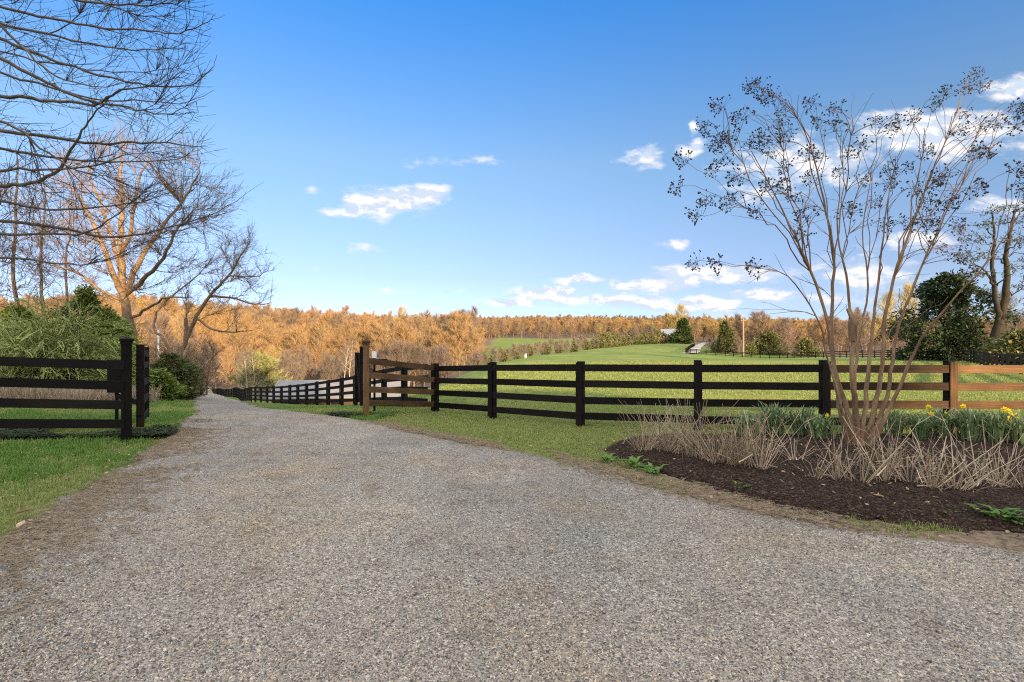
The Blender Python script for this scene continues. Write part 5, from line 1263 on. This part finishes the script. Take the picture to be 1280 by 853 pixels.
for k, (px, d, s, lab) in enumerate([(793, 6.82, 1.1, 'bright green weed at the left tip of the mulch, beside the gravel'), (814, 6.55, 1.15, 'bright green weed on the gravel edge, second from the left'), (924, 5.75, .75, 'flat green weed at the gravel edge below the tall dry grass'), (1178, 4.92, .8, 'flat green weed at the mulch edge below the dry stems'), (1243, 4.78, 1.25, 'leafy green weed at the lower right mulch edge, left part'), (1268, 4.7, 1.35, 'leafy green weed at the lower right mulch edge, right part'), (760, 7.1, .9, 'green weed tuft where the grass meets the mulch tip')]):
    x = (px - 640) / F * d; o = bpy.data.objects.new('weed', WM_[k % 2]); C.objects.link(o); o.location = (x, d, gz(x, d) + .03); o.rotation_euler = (0, 0, k*2.1); o.scale = (s, s, s); tag(o, lab, 'weed', 'green weeds along the gravel edge')
# fallen leaves
def leaf_mesh():
    m_ = MB(); pr = [(0, 0), (.02, .018), (.045, .026), (.07, .015), (.09, 0)]
    for s_ in (-1, 1):
        for (a, b) in zip(pr, pr[1:]): m_.quad((a[0], 0, .006 + a[0]*.12), (b[0], 0, .006 + b[0]*.12), (b[0], b[1]*s_, .016 + b[0]*.1), (a[0], a[1]*s_, .016 + a[0]*.1))
    m_.tube([(0, 0, .006), (-.03, .005, .004)], [.0015, .001], 3); return m_
LFM = mesh_of('fallen_leaf', leaf_mesh(), M['dry_leaf'])
for k, (px, d, s, lab) in enumerate([(20, 4.66, 1.7, 'large tan fallen leaf on the lawn at the lower left edge'), (22, 4.33, 1.2, 'pale fallen leaf below the large tan leaf at the left'), (150, 7.6, 1.2, 'pale fallen leaf on the gravel edge by the left gate'), (130, 6.9, 1.3, 'pale fallen leaf between lawn and gravel'), (105, 7.9, 1.2, 'pale fallen leaf on the lawn before the left fence'), (46, 6.1, 1.1, 'pale fallen leaf in the middle of the left lawn'),
       (946, 6.25, 1.2, 'curled brown fallen leaf on the mulch below the daffodils'), (977, 6.05, .9, 'small pale fallen leaf on bare mulch'), (1164, 5.55, 1.0, 'whitish fallen leaf at the foot of the right dry stems'), (735, 7.25, 1.0, 'yellowish fallen leaf on the verge grass near the mulch'), (660, 8.05, 1.0, 'yellowish fallen leaf on the verge grass before the fence'), (1105, 5.2, 1.2, 'brown fallen leaf at the mulch edge beside the gravel'), (692, 4.1, .8, 'brown crumpled leaf lying on the open gravel')]):
    x = (px - 640) / F * d; o = bpy.data.objects.new('fallen_leaf', LFM); C.objects.link(o)
    zz_ = bed_z(x, d) if (px > 900 and d > 5.1) else gz(x, d) + .035
    o.location = (x, d, zz_ + .012); o.rotation_euler = (rnd.uniform(-.3, .3), rnd.uniform(-.3, .3), k*1.9); o.scale = (s, s, s); tag(o, lab, 'leaf', 'fallen leaves')

# ------------------------------------------------------------------ grass, gravel, mulch chips
def tuft(n, h, r, wd, seed, flop=.6):
    r_ = random.Random(seed); m_ = MB()
    for k in range(n):
        a = r_.uniform(0, 6.283); q = r * math.sqrt(r_.random()); p0 = Vector((math.cos(a)*q, math.sin(a)*q, -.01)); a2 = r_.uniform(0, 6.283); o_ = Vector((math.cos(a2), math.sin(a2), 0)); sd = Vector((-math.sin(a2), math.cos(a2), 0))*wd
        hh = h*r_.uniform(.4, 1.15); f = r_.uniform(.1, flop)*hh; p1 = p0 + o_*f*.4 + Vector((0, 0, hh*.65)); p2 = p0 + o_*f + Vector((0, 0, hh*r_.uniform(.75, 1)))
        m_.quad(p0 - sd, p0 + sd, p1 + sd*.8, p1 - sd*.8); m_.tri(p1 - sd*.8, p1 + sd*.8, p2)
    return m_
rg = np.random.default_rng(17)
def on_drive(x, y, m_=0.0):
    l = np.interp(y, YL, XL); r_ = np.interp(y, YR, XR); return (x > l + m_) & (x < r_ - m_)
def in_bed(x, y):
    ny = np.interp(x, [1.42, 1.48, 1.95, 2.35, 2.86, 3.38, 3.96, 4.6, 6.5, 9, 14], [8.0, 7.45, 6.5, 5.75, 5.06, 4.78, 4.64, 4.44, 3.7, 2.7, 1.3]); fy = np.interp(x, [1.42, 1.75, 2.2, 3, 14], [8.0, 8.6, 9.1, 9.35, 9.25])
    return (x > 1.42) & (y > ny) & (y < fy)
def pts_z(x, y, dz=0): return np.stack([x, y, gza(x, y) + dz], -1)
def cam_ok(x, y, m_=1.06): return (y > 2) & (np.abs(x) < y * m_ + .5)
# lawn and verge, near
n = 150000; x = rg.uniform(-16, 9, n); y = rg.uniform(3, 17, n)
edge = .18*noise2(x, y, 3.2, 4) + .1*noise2(x, y, 9, 5)
k = ~on_drive(x + 0, y, 0.02) & ~in_bed(x, y) & cam_ok(x, y)
l = np.interp(y, YL, XL); r_ = np.interp(y, YR, XR); dist = np.maximum(l - x, x - r_)
k &= (dist > .02 + edge) | (rg.random(n) < .06)
k &= rg.random(n) < np.clip(.75 + dist * 1.0, 0, 1)
k &= ~((x > 1.75 + .3*noise2(x, y, 4, 8)) & (y < 7.4) & (noise2(x, y, 2.2, 12) < .30))
x, y, dist = x[k], y[k], dist[k]
lush = (x < -3) & (noise2(x, y, .9, 9) + .6*noise2(x, y, 4.0, 10) + rg.normal(0, .12, len(x)) > .05)
protos_g = [proto(tuft(11, .085, .05, .0032, 200 + i), M['grass']) for i in range(4)] + [proto(tuft(12, .12, .05, .0034, 210 + i), M['grass_lush']) for i in range(3)]
idx = np.where(lush, rg.integers(4, 7, len(x)), rg.integers(0, 4, len(x)))
scatter('grass', pts_z(x, y), protos_g, idx=idx, scl=rg.uniform(.55, 1.15, len(x)) * np.where(x > -3, .85, 1.0) * np.clip(.6 + dist*.5, .6, 1.0), label='short green grass on the lawn and verge beside the drive')
# low leaves at left fence and right gate post; fence shadow put into their colour
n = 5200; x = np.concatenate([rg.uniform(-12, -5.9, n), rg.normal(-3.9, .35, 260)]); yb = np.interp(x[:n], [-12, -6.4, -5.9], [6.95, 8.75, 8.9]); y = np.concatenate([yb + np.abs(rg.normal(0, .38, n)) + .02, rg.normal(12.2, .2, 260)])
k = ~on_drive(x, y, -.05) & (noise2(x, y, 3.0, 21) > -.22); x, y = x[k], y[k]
pv = [proto(weed_mesh(14, .11), M['shade_leaf']) for i in range(2)]
scatter('shade_leaves', pts_z(x, y), pv, label='low leaves under the left fence, their dark colour standing in for its shadow')
# field grass, further
n = 60000; y = 10 + 50 * rg.random(n) ** 1.6; x = (rg.uniform(-.75, 1.05, n)) * y
k = ~on_drive(x, y, .1) & ~in_bed(x, y) & ~((x < -1.5) & (y > 34)) & ((y > 16) | (x > 3))
fy = np.interp(x, [f_[0] for f_ in front], [f_[1] for f_ in front]); k &= (y > fy + .2) | (x < -2.2)
x, y = x[k], y[k]
pf = [proto(tuft(14, .07, .11, .006, 230 + i), M['field_grass']) for i in range(4)]
scatter('field_grass', pts_z(x, y), pf, scl=rg.uniform(.6, 1.3, len(x)) * np.clip(y / 22, .9, 2.0), label='short pasture grass of the green field')
# dry tan weeds behind the left fence
n = 1500; x = rg.uniform(-17, -10.5, n); y = rg.uniform(12.2, 15.2, n)
scatter('dry_grass', pts_z(x, y), [proto(dry_clump(16, .5, .2, .6), M['dry_stem']) for i in range(2)], label='dry tan grass behind the left fence')
# pebbles
def pebble(seed):
    r_ = random.Random(seed); m_ = MB(); m_.blob((0, 0, 0), 1.0, (1, .75, .5)); m_.v = [(a + r_.gauss(0, .12), b + r_.gauss(0, .12), c + r_.gauss(0, .08)) for a, b, c in m_.v]
    o = proto(m_, M['pebble'])
    return o
n = 210000; y = 2.3 + 7.5 * rg.random(n) ** 1.7; x = rg.uniform(-1.05, 1.05, n) * y
k = on_drive(x, y, -.12); dist = np.minimum(x - np.interp(y, YL, XL), np.interp(y, YR, XR) - x); k &= rg.random(n) < np.clip(.12 + dist*.9, 0, 1); x, y = x[k], y[k]
sz = np.clip(rg.lognormal(math.log(.0066), .38, len(x)), .003, .018)
rot = np.stack([rg.normal(0, .5, len(x)), rg.normal(0, .5, len(x)), rg.uniform(0, 6.28, len(x))], -1)
scatter('gravel_stones', pts_z(x, y, .0) + np.stack([np.zeros(len(x)), np.zeros(len(x)), .014 + .0011*y], -1), [pebble(i) for i in range(5)], rots=rot, scl=sz, label='loose gravel stones on the drive')
# mulch chips
n = 26000; x = rg.uniform(1.5, 8.5, n); y = rg.uniform(3.6, 9.3, n); k = (in_bed(x, y + .06) | (in_bed(x, y + .28) & (rg.random(n) < .3))) & cam_ok(x, y); x, y = x[k], y[k]
zc = np.array([bed_z(a, b) + .02*(b < bed_edges(a)[0]) for a, b in zip(x, y)])
mc = MB(); mc.beam((-1, 0, 0), (1, .1, .05), .35, .12)
rot = np.stack([rg.normal(0, .35, len(x)), rg.normal(0, .35, len(x)), rg.uniform(0, 6.28, len(x))], -1)
scatter('mulch_chips', np.stack([x, y, zc + .004], -1), [proto(mc, M['chip'])], rots=rot, scl=rg.uniform(.008, .026, len(x)), label='dark shredded mulch chips')
# small leaf litter on the mulch, its edge and the lawn
n = 900; x = np.concatenate([rg.uniform(1.2, 7, n), rg.uniform(-9, -3.5, n)]); y = np.concatenate([rg.uniform(4.0, 9.0, n), rg.uniform(3.5, 9, n)])
k = cam_ok(x, y) & ~on_drive(x, y, .15) & (rg.random(2*n) < .45); x, y = x[k], y[k]; ib = in_bed(x, y)
zl = np.array([bed_z(a, b) + .006 if c else gz(a, b) + .035 for a, b, c in zip(x, y, ib)])
rot = np.stack([rg.normal(0, .35, len(x)), rg.normal(0, .35, len(x)), rg.uniform(0, 6.28, len(x))], -1)
scatter('leaf_litter', np.stack([x, y, zl], -1), [bpy.data.objects.new('piece', LFM)], rots=rot, scl=rg.uniform(.22, .6, len(x)), label='bits of dry leaf litter on the mulch and lawn')
# pine straw along the drive edges
n = 5200; y = rg.uniform(3, 11, n); side = rg.random(n) < .5
x = np.where(side, np.interp(y, YL, XL) + np.abs(rg.normal(0, .45, n)), np.interp(y, YR, XR) + rg.normal(.12, .22, n))
k = cam_ok(x, y) & (noise2(x, y, 2.6, 31) > -.12); x, y = x[k], y[k]
mn = MB()
for i in range(5):
    a = rnd.uniform(0, 6.28); c = rv(.02); c.z = abs(c.z)*.3; d_v = Vector((math.cos(a), math.sin(a), 0)); mn.quad(c - d_v*.045 + Vector((0, 0, .001)), c - d_v*.045 + Vector((-d_v.y, d_v.x, 0))*.0022, c + d_v*.045 + Vector((-d_v.y, d_v.x, 2))*.0022, c + d_v*.045)
scatter('pine_straw', pts_z(x, y, .022), [proto(mn, M['needle'])], label='dry pine straw along the drive edges')

# ------------------------------------------------------------------ unseen trees behind the camera, outline shaped to shade the foreground
def hprof(s):  # heights stepped so sun passes only towards the right fence and field
    return float(np.interp(s, [-60, -3, -1, 8.5, 9.6, 30, 60], [23, 23, 33, 33, 14.0, 14.0, 14]))
LW = 70.0; m_ = MB(); r_ = random.Random(5)
sdir = Vector((math.cos(SUN_AZ), math.sin(SUN_AZ), 0)); pdir = Vector((-math.sin(SUN_AZ), math.cos(SUN_AZ), 0))
for k in range(14000):
    s = r_.uniform(-75, 75); H = hprof(s) - 1.4; z = H * r_.random() ** .8 - r_.random()*.5
    c = sdir*s + pdir*(-LW - r_.uniform(0, 5)) + Vector((0, 0, z))
    for q in range(2):
        d2 = rvx(r_, 1).normalized(); sd = d2.cross(rvx(r_, 1)).normalized(); L = r_.uniform(1.6, 3.2)
        m_.quad(c, c + d2*L*.5 + sd*L*.4, c + d2*L, c + d2*L*.5 - sd*L*.4)
o = bpy.data.objects.new('woods', mesh_of('woods', m_, M['cedar'])); C.objects.link(o); tag(o, 'unseen trees behind the viewer, shaped to shade the foreground', kind='stuff')
